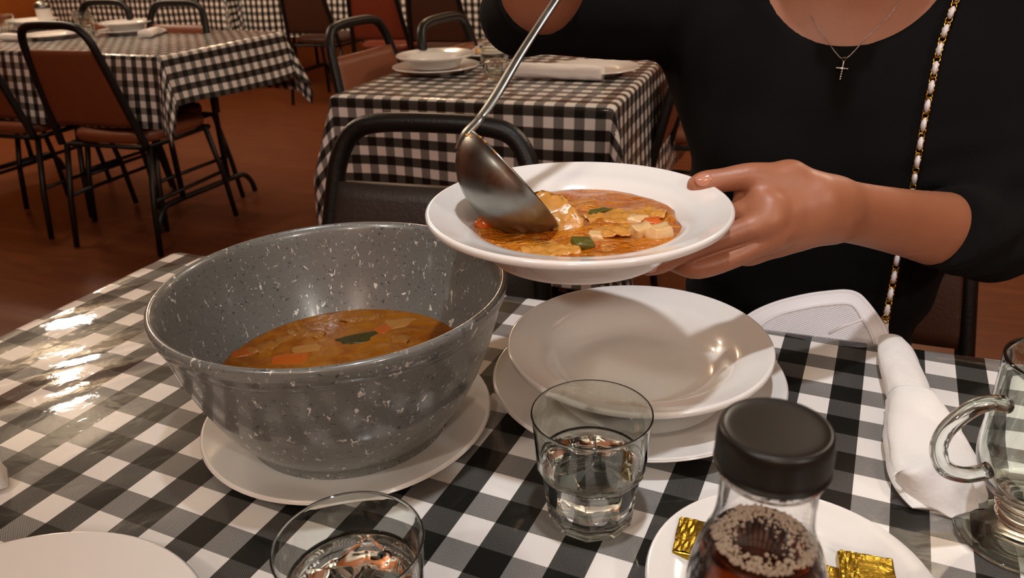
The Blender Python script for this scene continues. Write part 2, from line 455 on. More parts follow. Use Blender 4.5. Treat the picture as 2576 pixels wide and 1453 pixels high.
# ------------------------------------------------------------------ chairs
def make_chair(label, vin, group):
    t = thing('dining_chair', label, 'chair', (0, 0, 0), 0, group)
    # back frame: one bent tube, narrow at the top
    def up(s, h): return Vector((s * (.205 - .055 * (h - .43) / .44), -.19 - .10 * (h - .43) / .44, h))
    pts = [up(-1, .42), up(-1, .60), up(-1, .76)]
    pts += [up(-1, .82) + Vector((.004, 0, 0)), Vector((-.128, -.288, .858)), Vector((-.085, -.290, .872)), Vector((0, -.290, .875)), Vector((.085, -.290, .872)), Vector((.128, -.288, .858)), up(1, .82) + Vector((-.004, 0, 0))]
    pts += [up(1, .76), up(1, .60), up(1, .42)]
    s = Shape(); s.add(*tube(spline(pts, 6), .0148, 12)); s.obj('back_frame', M_TUBE, t)
    # backrest pad
    rings = []
    for k in range(13):
        h = .50 + .285 * k / 12; a, b = up(-1, h), up(1, h); e = math.sin(PI * (k + .35) / 12.7) ** .35
        w = (b.x - a.x) / 2 - .006; th = .016 * e; ring = []
        for i in range(28):
            an = 2 * PI * i / 28; cx = math.copysign(abs(math.cos(an)) ** .35, math.cos(an)); cy = math.copysign(abs(math.sin(an)) ** .6, math.sin(an))
            ring.append(Vector((cx * w, a.y + cy * th + .006, h)))
        rings.append(ring)
    s = Shape(); s.add(*loft(rings)); s.obj('backrest', vin, t)
    # seat pad
    rings = []
    for k, (zz, sc) in enumerate([(.425, .90), (.428, .98), (.44, 1.0), (.455, 1.0), (.466, .975), (.472, .90), (.475, .6), (.476, .2)]):
        ring = []
        for i in range(36):
            an = 2 * PI * i / 36; cx = math.copysign(abs(math.cos(an)) ** .45, math.cos(an)); cy = math.copysign(abs(math.sin(an)) ** .45, math.sin(an))
            ring.append(Vector((cx * .195 * sc * (1 + .04 * cy), cy * .20 * sc + .02, zz)))
        rings.append(ring)
    s = Shape(); s.add(*loft(rings)); s.obj('seat', vin, t)
    s = Shape(); s.add(*tube([(-.185, -.17, .415), (-.19, .19, .415), (.19, .19, .415), (.185, -.17, .415)], .010, 8, closed=True)); s.obj('seat_frame', M_TUBE, t)
    for sx in (-1, 1):
        s = Shape(); s.add(*tube([(sx * .188, .17, .42), (sx * .20, .215, .20), (sx * .208, .235, .006)], .0115, 10)); s.obj('leg', M_TUBE, t)
        s = Shape(); s.add(*tube([(sx * .200, -.17, .42), (sx * .205, -.220, .20), (sx * .21, -.250, .006)], .0115, 10)); s.obj('leg', M_TUBE, t)
    for sx in (-1, 1):
        s = Shape(); s.add(*tube([(sx * .199, .212, .215), (sx * .204, -.218, .215)], .008, 8)); s.obj('stretcher', M_TUBE, t)
    return t
def face(rz_deg): return math.radians(rz_deg)
chair_b = make_chair('brown vinyl chair at the near side of the left table, back to us', M_VINYL, 'chairs at the left table')
chair_b.location = (-1.49, 3.165, 0); chair_b.rotation_euler = (0, 0, face(-19))
again(chair_b, 'brown vinyl chair cut off by the left border of the picture', (-2.04, 3.41, 0), face(-20))
for px, py, lab in ((445, 10, 'chair behind the right end of the left table, pale pinkish pad below its loop'), (262, 8, 'chair behind the left table half hidden by a glass and stacked plates')):
    p = U(px, py, .87); again(chair_b, lab, (p.x - .29 * .40, p.y - .29 * .91, 0), face(157), 'chairs at the left table')
for px, py, lab in ((892, 58, 'orange-brown chair at the left side of the middle table, nearest to us'), (1112, 50, 'chair farther along the left side of the middle table, behind the soup plate')):
    p = U(px, py, .87); again(chair_b, lab, (p.x + .29 * .90, p.y - .29 * .44, 0), face(-116), 'chairs at the middle table')
again(chair_b, 'brown chair at the right side of the middle table beside the woman\'s arm', (.293, 2.46, 0), face(69.7), 'chairs at the middle table')
again(chair_b, 'second chair on the right of the middle table, mostly behind the woman', (.60, 2.86, 0), face(69), 'chairs at the middle table')
chair_k = make_chair('blackish chair tucked in at the far side of the foreground table, behind the big bowl', M_VINYL_K, 'chairs at the foreground table')
p = U(1085, 312, .873); chair_k.location = (p.x - .29 * .3, p.y - .29 * .954, 0); chair_k.rotation_euler = (0, 0, face(180 - 17.5))
chair_w = make_chair('dark brown chair that the woman sits on', M_VINYL_D, 'chairs at the foreground table')
chair_w.location = (.458, .972, 0); chair_w.rotation_euler = (0, 0, face(156.5))
chair_f = make_chair('dark chair of the back row, third from the left', M_VINYL_D, 'chairs in the back row')
for i, (px, py, vm, lab) in enumerate(((555, 62, 0, 'first chair from the left in the back row, its dark red-brown back to us'), (785, 84, 0, 'second chair from the left in the back row, just left of the orange chair'), (955, 100, 1, 'red-backed chair of the back row above the orange chair'), (1108, 106, 0, 'dark chair at the right end of the back row beside the woman\'s elbow'))):
    p = U(px, py, .50)
    if i == 0: c = chair_f; c['label'] = lab; c.location = (p.x + .2 * .36, p.y + .2 * .93, 0); c.rotation_euler = (0, 0, face(-21))
    elif vm:
        c = make_chair(lab, M_VINYL_R, 'chairs in the back row'); c.location = (p.x + .2 * .36, p.y + .2 * .93, 0); c.rotation_euler = (0, 0, face(-19))
    else: c = again(chair_f, lab, (p.x + .2 * .36, p.y + .2 * .93, 0), face(-21))

# ------------------------------------------------------------------ crockery
SOUP_PROF = smooth_prof([(0, .008), (.045, .008), (.060, .0095), (.070, .0145), (.079, .0235), (.087, .0290), (.100, .0325), (.110, .0358), (.1130, .0368), (.1148, .0360), (.1154, .0340), (.1146, .0315), (.1115, .0296), (.1040, .0274), (.092, .0232), (.083, .0175), (.075, .0095), (.0695, .0025), (.0685, .0), (.0655, .0), (.0640, .0022), (.040, .0032), (0, .0032)], 4)
def flat_prof(R, h=.020):
    k = R / .128
    return smooth_prof([(0, .0065), (.070 * k, .0065), (.080 * k, .0082), (.088 * k, .0115), (.105 * k, .0155), (.124 * k, h - .0005), (.1272 * k, h), (.1282 * k, h - .0012), (.1270 * k, h - .0035), (.105 * k, .0110), (.088 * k, .0060), (.082 * k, .0012), (.080 * k, 0), (.075 * k, 0), (.073 * k, .002), (0, .0028)], 4)
ME_SOUP = mesh(*lathe(SOUP_PROF, 96), 'soup_plate'); ME_SOUP.materials.append(M_CHINA.m)
ME_PLATE = mesh(*lathe(flat_prof(.128), 96), 'plate'); ME_PLATE.materials.append(M_CHINA.m)
ME_SIDE = mesh(*lathe(flat_prof(.087, .017), 80), 'side_plate'); ME_SIDE.materials.append(M_CHINA.m)
ME_SAUCER = mesh(*lathe(flat_prof(.1185, .021), 96), 'plate_b'); ME_SAUCER.materials.append(M_CHINA.m)
for me in (ME_SOUP, ME_PLATE, ME_SIDE, ME_SAUCER): me.polygons.foreach_set('use_smooth', [True] * len(me.polygons))
def dish(me, name, label, cat, x, y, z, group=None, rz=0):
    o = bpy.data.objects.new(name, me); COL.objects.link(o); o.location = (x, y, z); o.rotation_euler = (0, 0, rz)
    return props(o, label, cat, group)
TZ = .7505
dish(ME_PLATE, 'dinner_plate', 'white dinner plate under the empty soup plate in front of the woman', 'plate', .109, .602, TZ)
dish(ME_SOUP, 'soup_plate', 'empty white soup plate set on a dinner plate, half in shadow', 'plate', .109, .602, TZ + .0150)
dish(ME_SAUCER, 'dinner_plate', 'white plate under the big speckled soup bowl', 'plate', -.141, .5575, TZ)
HP = Vector((.052, .563, .9065))
dish(ME_SOUP, 'soup_plate', 'white soup plate of orange vegetable soup held up in the woman\'s hand', 'plate', HP.x, HP.y, HP.z)
dish(ME_PLATE, 'dinner_plate', 'empty white plate cut off by the lower left corner of the picture', 'plate', -.303, .2915, TZ)
dish(ME_SIDE, 'side_plate', 'white plate of gold foil butter pats at the lower right', 'plate', .163, .353, TZ)

# ------------------------------------------------------------------ big bowl of soup
bowl = thing('serving_bowl', 'large speckled grey bowl of vegetable soup on a white plate', 'bowl', (-.140, .5575, TZ + .0066))
BP = [(0, .010), (.060, .010), (.078, .015), (.092, .0285), (.1035, .048), (.1155, .072), (.1240, .095), (.1292, .1130), (.1312, .1180), (.1340, .1208), (.1368, .1203), (.1380, .1178), (.1372, .1125), (.1350, .1080), (.1338, .1065), (.1330, .1040), (.1326, .1034), (.1318, .1010), (.1235, .0750), (.1125, .0500), (.1010, .0300), (.0895, .0160), (.0845, .0105), (.0838, .0060), (.0850, .0010), (.0835, .0), (.0775, .0), (.0755, .0030), (0, .0035)]
BP = [(r * .99, z * 1.09) for r, z in BP]
s = Shape(); s.add(*lathe(smooth_prof(BP, 5), 128)); s.obj('bowl_body', M_STONE, bowl)
def blob_disc(R, z, n_r=28, n_a=96, amp=.0012, edge=.0, seed=0, lift=.0):
    v = [(0, 0, z)]; f = []
    for i in range(1, n_r + 1):
        for j in range(n_a):
            a = 2 * PI * j / n_a; r0 = i / n_r
            e = 1 + edge * noise.noise(Vector((math.cos(a) * 1.7 + seed, math.sin(a) * 1.7, seed))) * r0 ** 3
            r = R * r0 * e; x, y = r * math.cos(a), r * math.sin(a)
            h = amp * noise.noise(Vector((x * 45 + seed, y * 45, seed))) * (1 - r0 ** 6) + lift * max(0, (r0 - .93) / .07) ** 2
            v.append((x, y, z + h))
    for j in range(n_a): f.append((0, 1 + j, 1 + (j + 1) % n_a))
    for i in range(n_r - 1):
        for j in range(n_a):
            a = 1 + i * n_a + j; b = 1 + i * n_a + (j + 1) % n_a; f.append((a, a + n_a, b + n_a, b))
    return v, f
def solid_disc(R, z, zb, Rb, **kw):
    v, f = blob_disc(R, z, **kw); n_a = kw.get('n_a', 96); n_r = kw.get('n_r', 28)
    last = 1 + (n_r - 1) * n_a; k = len(v)
    for j in range(n_a):
        a = 2 * PI * j / n_a; v.append((Rb * math.cos(a), Rb * math.sin(a), zb))
    for j in range(n_a): b = (j + 1) % n_a; f.append((last + j, k + j, k + b, last + b))
    f.append(tuple(k + n_a - 1 - j for j in range(n_a))); return v, f
s = Shape(); s.add(*solid_disc(.1065, .0555, .035, .094, amp=.0012, seed=3))
o = props(s.obj('soup', M_BROTH2), 'brown vegetable soup filling the lower half of the speckled bowl', 'soup'); o.location = (-.140, .5575, TZ + .0066)
SZ = TZ + .0066 + .0555
def chunk(name, label, cat, mat, loc, size, rz=0, tilt=0, group=None, seed=0, bev=.25, bend=0):
    bm = bmesh.new(); bmesh.ops.create_cube(bm, size=1)
    bmesh.ops.bevel(bm, geom=list(bm.edges), offset=bev * .8, segments=2, profile=.6, affect='EDGES')
    bmesh.ops.subdivide_edges(bm, edges=list(bm.edges), cuts=1, use_grid_fill=True)
    for v in bm.verts:
        n1 = noise.noise_vector(v.co * 1.7 + Vector((seed * 3.1, seed, seed * .7)))
        v.co += n1 * .22
        v.co = Vector((v.co.x * size[0], v.co.y * size[1], v.co.z * size[2] + bend * (v.co.x ** 2 - .1)))
    me = bpy.data.meshes.new(name); bm.to_mesh(me); bm.free()
    o = link(name, me, mat); o.location = loc; o.rotation_euler = (tilt, tilt * .5, rz)
    return props(o, label, cat, group)
def leaf(name, label, cat, mat, loc, L, W, rz, group, seed=0, amp=.0024):
    n, m_ = 26, 14; v = []
    for j in range(m_):
        for i in range(n):
            a, b = i / (n - 1) - .5, j / (m_ - 1) - .5
            w = W * (1 - 1.6 * abs(a) ** 2.2) * (1 + .35 * noise.noise(Vector((a * 3 + seed, seed, .3))))
            x = a * L; y = b * w + .18 * L * (a * a - .1) + .10 * W * noise.noise(Vector((a * 5, seed, 1)))
            z = amp * (noise.noise(Vector((x * 130 + seed * 3, y * 130, seed))) + .6 * noise.noise(Vector((x * 300, y * 300 + seed, seed)))) + .0016 * (1 - (2 * b) ** 2)
            v.append(Vector((x, y, z)))
    f = [(j * n + i, j * n + i + 1, (j + 1) * n + i + 1, (j + 1) * n + i) for j in range(m_ - 1) for i in range(n - 1)]
    k = len(v); v += [p - Vector((0, 0, .0011)) for p in v]; f += [tuple(reversed([q + k for q in x])) for x in f]
    e = [i for i in range(n)] + [j * n + n - 1 for j in range(1, m_)] + [(m_ - 1) * n + i for i in range(n - 2, -1, -1)] + [j * n for j in range(m_ - 2, 0, -1)]
    f += [(e[i], e[i] + k, e[(i + 1) % len(e)] + k, e[(i + 1) % len(e)]) for i in range(len(e))]
    o = link(name, mesh(v, f, name), mat); o.location = loc; o.rotation_euler = (0, 0, rz); return props(o, label, cat, group)
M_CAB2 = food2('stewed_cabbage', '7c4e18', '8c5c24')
for i, (nm, lab, px, py, mat, sz, rz) in enumerate((
    ('carrot_piece', 'orange carrot piece at the left edge of the soup in the bowl', 612, 886, M_CARROT2, (.020, .014, .006), .5),
    ('carrot_piece', 'long carrot slice against the near rim of the bowl', 728, 903, M_CARROT2, (.036, .016, .006), .15),
    ('potato_piece', 'pale pointed potato piece in the middle of the bowl', 772, 878, M_POTATO2, (.026, .018, .005), .4),
    ('pepper_piece', 'long dark green pepper strip floating in the bowl', 905, 850, M_PEPPER2, (.038, .013, .004), .3),
    ('carrot_piece', 'small carrot piece beside the pepper strip in the bowl', 968, 826, M_CARROT2, (.018, .013, .005), 1.0),
    ('potato_piece', 'yellowish potato piece near the far right edge of the soup in the bowl', 1012, 812, M_POTATO2, (.026, .016, .005), .2),
    ('cabbage_piece', 'folded cabbage leaf at the left of the soup in the bowl', 690, 862, M_POTATO2, (.040, .010, .003), .8),
    ('cabbage_piece', 'pale cabbage shred at the far side of the soup in the bowl', 905, 800, M_POTATO2, (.030, .008, .003), .1),
    ('cabbage_piece', 'small cabbage piece right of the pepper strip in the bowl', 1008, 852, M_POTATO2, (.014, .012, .004), .3),
    ('cabbage_piece', 'curled cabbage shred just above the pale potato in the bowl', 770, 838, M_POTATO2, (.030, .010, .003), -.3))):
    w = U(px, py, SZ)
    if 'cabbage' in nm: leaf(nm, lab, 'cabbage', M_CAB2, (w.x, w.y, SZ - .0004), sz[0] * 1.2, sz[1] * 1.5, rz, 'vegetables in the bowl', i); continue
    chunk(nm, lab, nm.split('_')[0], mat, (w.x, w.y, SZ - sz[2] * .36), sz, rz, .06, 'vegetables in the bowl', i, bend=-.02 if 'cabbage' in nm else 0)

# ------------------------------------------------------------------ soup in the held plate
s = Shape(); s.add(*solid_disc(.0785, .0228, .0120, .063, amp=.0042, edge=.10, seed=8.3, lift=.0))
o = props(s.obj('soup', M_BROTH), 'orange vegetable soup in the held plate', 'soup'); o.location = HP
HZ = HP.z + .0235
for i, (nm, lab, px, py, mat, sz, rz, dz) in enumerate((
    ('potato_piece', 'pale potato cube in the held soup, left of a second cube', 1612, 586, M_POTATO, (.016, .012, .012), .4, .001),
    ('potato_piece', 'pale potato cube nearest the right edge of the held soup', 1660, 590, M_POTATO, (.017, .013, .012), .5, .001),
    ('potato_piece', 'potato piece behind the two cubes in the held soup', 1604, 556, M_POTATO, (.014, .010, .009), -.3, -.001),
    ('carrot_piece', 'bright orange carrot bit beside the potato cubes in the held soup', 1640, 566, M_CARROT, (.014, .010, .007), .2, .001),
    ('carrot_piece', 'orange carrot slice at the left edge of the held soup', 1235, 560, M_CARROT, (.022, .015, .006), .9, 0),
    ('pepper_piece', 'green pepper bit at the near edge of the held soup', 1468, 614, M_PEPPER, (.014, .010, .006), .2, .001),
    ('cabbage_piece', 'long translucent cabbage leaf across the middle of the held soup', 1552, 545, M_CABBAGE, (.040, .014, .005), .2, .0),
    ('cabbage_piece', 'cabbage leaf lying left of the potato cubes in the held soup', 1545, 580, M_CABBAGE, (.026, .012, .006), .1, .0),
    ('cabbage_piece', 'cabbage leaf by the near rim of the held soup, left of the pour', 1385, 628, M_CABBAGE, (.034, .013, .005), .1, -.0005),
    ('cabbage_piece', 'small cabbage scrap at the far right of the held soup', 1640, 535, M_CABBAGE, (.018, .012, .005), -.3, 0),
    ('onion_piece', 'rounded onion bit near the centre front of the held soup', 1500, 600, M_POTATO, (.009, .009, .007), 0, .001),
    ('pepper_piece', 'dark olive pepper strip at the centre of the held soup', 1510, 532, M_PEPPER, (.018, .007, .004), .6, 0))):
    w = U(px, py, HZ)
    if 'cabbage' in nm: leaf(nm, lab, 'cabbage', M_CABBAGE, (w.x, w.y, HZ + .0003 + dz), sz[0] * 1.2, sz[1] * 1.9, rz, 'vegetables in the held plate', i + 20); continue
    chunk(nm, lab, nm.split('_')[0], mat, (w.x, w.y, HZ + dz), sz, rz, .12, 'vegetables in the held plate', i + 20, bend=-.03 if 'cabbage' in nm else 0)
# cabbage sliding off the ladle's lip into the soup
lip = P(1380, 556, .545)
rings = []
path = [P(1352, 500, .575), P(1385, 515, .565), P(1402, 545, .553), P(1420, 580, .543), P(1438, 612, .536), P(1450, 628, .532)]
wid = [.006, .011, .013, .014, .012, .006]
sp_ = spline(path, 6); sw = [x[0] for x in smooth_prof([(w, 0) for w in wid], 6)]
for c, w in zip(sp_, sw):
    ring = []
    for k in range(20):
        a = 2 * PI * k / 20
        n1 = noise.noise(Vector((c.x * 190, c.z * 190, k * .9))) + .5 * noise.noise(Vector((c.x * 420, c.z * 420, k * 1.7)))
        ring.append(c + Vector((math.cos(a) * w * (1 + .34 * n1), math.sin(a) * .006 * (1 + .75 * n1) + math.cos(a) * .004, math.cos(a) * .30 * w + math.sin(a) * .004)))
    rings.append(ring)
s = Shape(); s.add(*loft(rings)); props(s.obj('cabbage_piece', M_CABBAGE), 'wet yellow cabbage leaf sliding off the ladle into the held soup', 'cabbage', 'vegetables in the held plate')

# ------------------------------------------------------------------ ladle
lad = thing('soup_ladle', 'steel ladle pouring soup into the held plate', 'ladle', P(1286, 445, .565).to_tuple())
LR = .0487
Lc = P(1290, 450, .565)
fwd = Vector((0, _cp, -_sp))
Ln = (right * .757 + upv * .655 + fwd * -.03).normalized()          # way the bowl opens
to_neck = (P(1182, 325, .565) - Lc); to_neck = (to_neck - Ln * to_neck.dot(Ln)).normalized()
side = Ln.cross(to_neck).normalized()
LM = Matrix((to_neck, side, Ln)).transposed().to_4x4(); LM.translation = Lc
lp = []
for k in range(13):
    a = PI / 2 * k / 12; lp.append((LR * math.sin(a) if k else 0, -.0370 * math.cos(a)))
inner = [(r * .972, z * .972) for r, z in lp]
prof = lp + [(LR * 1.012, .0006), (LR * 1.0, .0016)] + list(reversed(inner))
s = Shape(); v, f = lathe(prof, 72); s.add(v, [tuple(reversed(q)) for q in f], LM); lb_o = keep(s.obj('ladle_bowl', M_STEEL), lad)
hp = [LM @ Vector((LR * .90, 0, -.0165)), LM @ Vector((LR * .992, 0, -.004)), LM @ Vector((LR * 1.012, 0, .008)), P(1212, 290, .572), P(1250, 236, .582), P(1310, 135, .602), P(1395, 5, .626), P(1475, -115, .646), P(1560, -240, .664), P(1640, -350, .678)]
s = Shape(); rv, rf = ico(2)
for k, (x, y, z, r) in enumerate(((.97, .006, -.004, .0030), (.985, -.004, -.001, .0024), (.93, .013, -.003, .0026), (.80, .58, .001, .0026), (.88, .47, .0008, .0020), (.99, .003, .006, .0022), (1.0, -.002, .013, .0018), (.62, .77, .0006, .0022))):
    y = y * LR if abs(y) > .1 else y
    s.add([Vector((p.x * 1.5, p.y * .9, p.z * .6)) * r * .62 * (1 + .8 * noise.noise(p * 1.6 + Vector((k, k, 0)))) for p in rv], rf, LM @ T(x * LR, y, z))
props(s.obj('soup_residue', M_CABBAGE, lb_o), 'yellow shreds of vegetable stuck to the ladle', kind='stuff')
hs = spline(hp, 7); rr = [x[0] for x in smooth_prof([(w, 0) for w in (.0040, .0062, .0054, .0050, .0056, .0052, .0048, .0052, .0060, .0065)], 7)]
s = Shape(); s.add(*tube(hs, rr, 14, flat=.42, up=(.75, .35, -.55))); keep(s.obj('ladle_handle', M_STEEL), lad)

# ------------------------------------------------------------------ tumblers
def facet(r, z, a, n=10):
    k = 1 - min(1, max(0, (z - .040) / .008))
    if k <= 0: return r
    w = 2 * PI / n; t = (a % w) - w / 2
    return r * ((1 - k) + k * (math.cos(w / 2) / math.cos(t)) * 1.012)
GO = [(0, .0035), (.020, .0035), (.0255, .0015), (.0280, 0), (.0295, .0008), (.0302, .004), (.0330, .030), (.0342, .0395), (.0345, .0410), (.0372, .0445), (.0380, .0480), (.0402, .0800), (.0412, .0862)]
GI = [(.0409, .0872), (.0403, .0868), (.0398, .0855), (.0388, .0750), (.0366, .0500), (.0340, .0360), (.0312, .0200), (.0295, .0135), (.0250, .0112), (0, .0108)]
def glass_mesh():
    v, f = lathe(smooth_prof(GO, 3), 80, facet); v2, f2 = lathe(smooth_prof(GI, 3), 80)
    sh = Shape(); sh.add(v, f); sh.add(v2, f2)
    k1 = 1 + (len(v) - 1) - 80; # last ring of outer
    k2 = len(v)
    for i in range(80):
        j = (i + 1) % 80; sh.f.append((k1 + i, k1 + j, k2 + j, k2 + i))
    me = mesh(sh.v, sh.f, 'tumbler')
    bm = bmesh.new(); bm.from_mesh(me); bmesh.ops.recalc_face_normals(bm, faces=bm.faces); bm.to_mesh(me); bm.free()
    return me
ME_GLASS = glass_mesh(); ME_GLASS.materials.append(M_GLASS.m); ME_GLASS.polygons.foreach_set('use_smooth', [True] * len(ME_GLASS.polygons))
def in_r(z):
    for (r1, z1), (r2, z2) in zip(GI, GI[1:]):
        if z2 <= z <= z1: return r2 + (r1 - r2) * (z - z2) / max(1e-6, z1 - z2)
    return .03
def water(x, y, level, label):
    pr = [(0, .0109)] + [(in_r(z) + .00015, z) for z in np.linspace(.0128, level, 10)] + [(in_r(level) * .96, level - .0006), (0, level - .0008)]
    s = Shape(); s.add(*lathe(pr, 72)); o = s.obj('water', M_WATER); o.location = (x, y, TZ); return props(o, label, 'water')
def ice_cube(x, y, z, rot, label, sz=(.026, .024, .020), seed=0):
    bm = bmesh.new(); bmesh.ops.create_cube(bm, size=1)
    bmesh.ops.bevel(bm, geom=list(bm.edges), offset=.16, segments=3, profile=.55, affect='EDGES')
    bmesh.ops.subdivide_edges(bm, edges=list(bm.edges), cuts=1, use_grid_fill=True)
    for v in bm.verts:
        v.co += noise.noise_vector(v.co * 1.5 + Vector((seed, seed * 2, 0))) * .05
        v.co = Vector((v.co.x * sz[0], v.co.y * sz[1], v.co.z * sz[2]))
    me = bpy.data.meshes.new('ice_cube'); bm.to_mesh(me); bm.free()
    o = link('ice_cube', me, M_ICE); o.location = (x, y, z); o.rotation_euler = rot
    return props(o, label, 'ice cube', 'ice cubes')
G1 = (.0505, .4405); G2 = (-.0935, .3265)
dish(ME_GLASS, 'tumbler', 'faceted glass tumbler of iced water in front of the empty soup plate', 'glass', *G1, TZ, rz=.12)
dish(ME_GLASS, 'tumbler', 'glass tumbler of iced water cut off by the bottom of the picture', 'glass', *G2, TZ, rz=.3)
water(*G1, .050, 'water in the tumbler in front of the empty soup plate')
water(*G2, .061, 'water in the tumbler at the bottom of the picture')
for i, (dx, dy, dz, r, lab) in enumerate(((-.010, .004, .046, (.3, .2, .5), 'ice cube floating at the left in the tumbler before the empty soup plate'), (.014, .003, .045, (-.2, .3, 1.2), 'ice cube at the right in the tumbler before the empty soup plate'), (.001, -.012, .030, (.5, -.3, .2), 'ice cube sunk low in the tumbler before the empty soup plate'))):
    ice_cube(G1[0] + dx, G1[1] + dy, TZ + dz, r, lab, seed=i)
for i, (dx, dy, dz, r, lab) in enumerate(((-.013, -.004, .053, (.1, .1, .2), 'left ice cube in the tumbler at the bottom of the picture'), (.014, -.008, .053, (-.1, .15, -.1), 'right ice cube in the tumbler at the bottom of the picture'), (.002, .018, .050, (.2, .0, .9), 'rearmost ice cube in the tumbler at the bottom of the picture'))):
    ice_cube(G2[0] + dx, G2[1] + dy, TZ + dz, r, lab, seed=i + 5)

# ------------------------------------------------------------------ syrup bottle
BX, BY = .101, .252
bot = thing('syrup_bottle', 'clear bottle of amber syrup with a wide black screw cap', 'bottle', (BX, BY, TZ))
bz = TZ
OUT = [(0, 0), (.024, 0), (.0285, .002), (.0305, .007), (.0310, .030), (.0310, .095), (.0306, .113), (.0288, .1300), (.0250, .1440), (.0217, .1520), (.0200, .1600), (.0194, .1690), (.0194, .1820), (.0192, .1900)]
INN = [(.0180, .1900), (.0182, .1690), (.0188, .1600), (.0205, .1522), (.0238, .1438), (.0276, .1300), (.0294, .113), (.0298, .095), (.0298, .030), (.0293, .008), (.027, .0035), (0, .0025)]
s = Shape(); s.add(*lathe(smooth_prof(OUT, 3) + smooth_prof(INN, 3), 72)); s.obj('bottle_body', M_PET, bot)
lv = .1475
LQ = [(0, .0027), (.0268, .0037), (.0290, .0082), (.0296, .030), (.0296, .095), (.0292, .113), (.0274, .1300), (.0236, .1438), (.0222, lv), (.0212, lv - .0005), (0, lv - .0008)]
s = Shape(); s.add(*lathe(LQ, 64)); syr_o = s.obj('syrup', M_SYRUP, bot)
iv, if_ = ico(2); s = Shape(); rnd = random.Random(4)
for k in range(1000):
    a = rnd.uniform(0, 2 * PI); r = .0207 - abs(rnd.gauss(0, .0042)) - (.0015 * math.sin(a - .6) if rnd.random() < .6 else 0)
    if r < .006: continue
    b = rnd.choice((.0003, .0004, .0005, .0006, .0008, .0010))
    s.add(iv, if_, T(r * math.cos(a), r * math.sin(a), lv + .0001 + rnd.uniform(0, .0007) + max(0, r - .017) * .25) @ Matrix.Scale(b, 4))
props(s.obj('foam', M_FOAM, syr_o), kind='stuff')
ct, cb = .2045, .1870
def ridge(r, z, a): return r * (1 - .006 * (.5 + .5 * math.cos(a * 72))) if cb + .0035 < z < ct - .005 and r > .021 else r
CP = [(0, ct - .0006), (.0150, ct - .0006), (.0185, ct - .0004), (.0203, ct), (.0216, ct - .0009), (.0222, ct - .0030), (.0225, ct - .0060), (.0226, cb + .0045), (.0226, cb + .0032), (.0219, cb + .0028), (.0219, cb + .0016), (.0227, cb + .0012), (.0227, cb), (.0200, cb), (.0198, ct - .004), (0, ct - .004)]
s = Shape(); v, f = lathe(smooth_prof(CP, 3), 144, ridge); s.add(v, [tuple(reversed(q)) for q in f]); s.obj('cap', M_CAP, bot)
# neck ring
s = Shape(); s.add(*lathe([(.0193, cb - .0022), (.0207, cb - .0026), (.0211, cb - .0036), (.0207, cb - .0046), (.0193, cb - .005)], 72)); s.obj('neck_ring', M_PET, bot)

# ------------------------------------------------------------------ butter pats
def butter(px, py, rz, sx, sy, lab, seed, dz=0, tilt=0):
    c = U(px, py, TZ + .015)
    bm = bmesh.new(); bmesh.ops.create_cube(bm, size=1)
    bmesh.ops.scale(bm, vec=(sx, sy, .010), verts=bm.verts)
    bmesh.ops.bevel(bm, geom=list(bm.edges), offset=.0012, segments=2, profile=.5, affect='EDGES')
    bmesh.ops.subdivide_edges(bm, edges=list(bm.edges), cuts=5, use_grid_fill=True)
    for v in bm.verts:
        n1 = noise.noise_vector(v.co * 95 + Vector((seed * 5, seed, 0)))
        v.co += Vector((n1.x * .0008, n1.y * .0008, n1.z * .0008))
    me = bpy.data.meshes.new('butter_pat'); bm.to_mesh(me); bm.free()
    t = thing('butter_pat', lab, 'butter', (c.x, c.y, TZ + .0125 + dz), rz, 'gold foil butter pats'); t.rotation_euler[0] = tilt
    foil_o = link('foil', me, M_FOIL, t)
    # folded flap of the wrapper along one side
    s = Shape(); w = sx * .32
    gv = [Vector((-sx / 2 + .001 + w * i / 6, -sy / 2 + .001 + (sy - .002) * j / 6, .0056 + .0006 * math.sin(i * 1.1 + j * .7 + seed) ** 2)) for j in range(7) for i in range(7)]
    gf = [(j * 7 + i, j * 7 + i + 1, j * 7 + i + 8, j * 7 + i + 7) for j in range(6) for i in range(6)]
    s.add(gv, gf); s.add([p + Vector((0, 0, -.0004)) for p in gv], [tuple(reversed(q)) for q in gf]); s.obj('wrapper_fold', M_FOIL, foil_o, False)
butter(1770, 1362, -.35, .036, .034, 'gold foil butter pat left of the syrup bottle', 1)
butter(2092, 1478, -.42, .034, .032, 'gold foil butter pat just right of the syrup bottle', 2)
butter(2178, 1468, -.30, .032, .034, 'outermost gold foil butter pat on the right of the plate', 3, .0045, .14)

# ------------------------------------------------------------------ napkins
def napkin_roll(rings_def, name, lab, flap=True):
    """rings_def: (centre, half width, half height)"""
    cs = spline([c for c, _, _ in rings_def], 6)
    ws = [x for x in smooth_prof([(w, h) for _, w, h in rings_def], 6)]
    rings = []; n = 48
    for i, (c, (w, h)) in enumerate(zip(cs, ws)):
        a = cs[max(0, i - 1)]; b = cs[min(len(cs) - 1, i + 1)]; t = (b - a).normalized(); x = t.cross(Vector((0, 0, 1))).normalized(); ring = []
        for k in range(n):
            an = 2 * PI * k / n
            cx = math.copysign(abs(math.cos(an)) ** .8, math.cos(an)); cy = math.copysign(abs(math.sin(an)) ** .8, math.sin(an))
            sp = 1 + .07 * (k / n)                      # the outer layer of the roll ends in a step
            n1 = noise.noise(Vector((c.x * 22 + cx * 1.2, c.y * 22, cy * 1.4 + 3)))
            n2 = noise.noise(Vector((c.x * 60 + cx * 2.5, c.y * 60, cy * 3)))
            rr = sp + .09 * n1 + .04 * n2
            ring.append(c + x * (cx * w * rr) + Vector((0, 0, max(cy * h * rr, -h) + h)))
        rings.append(ring)
    s = Shape(); s.add(*loft(rings)); return s
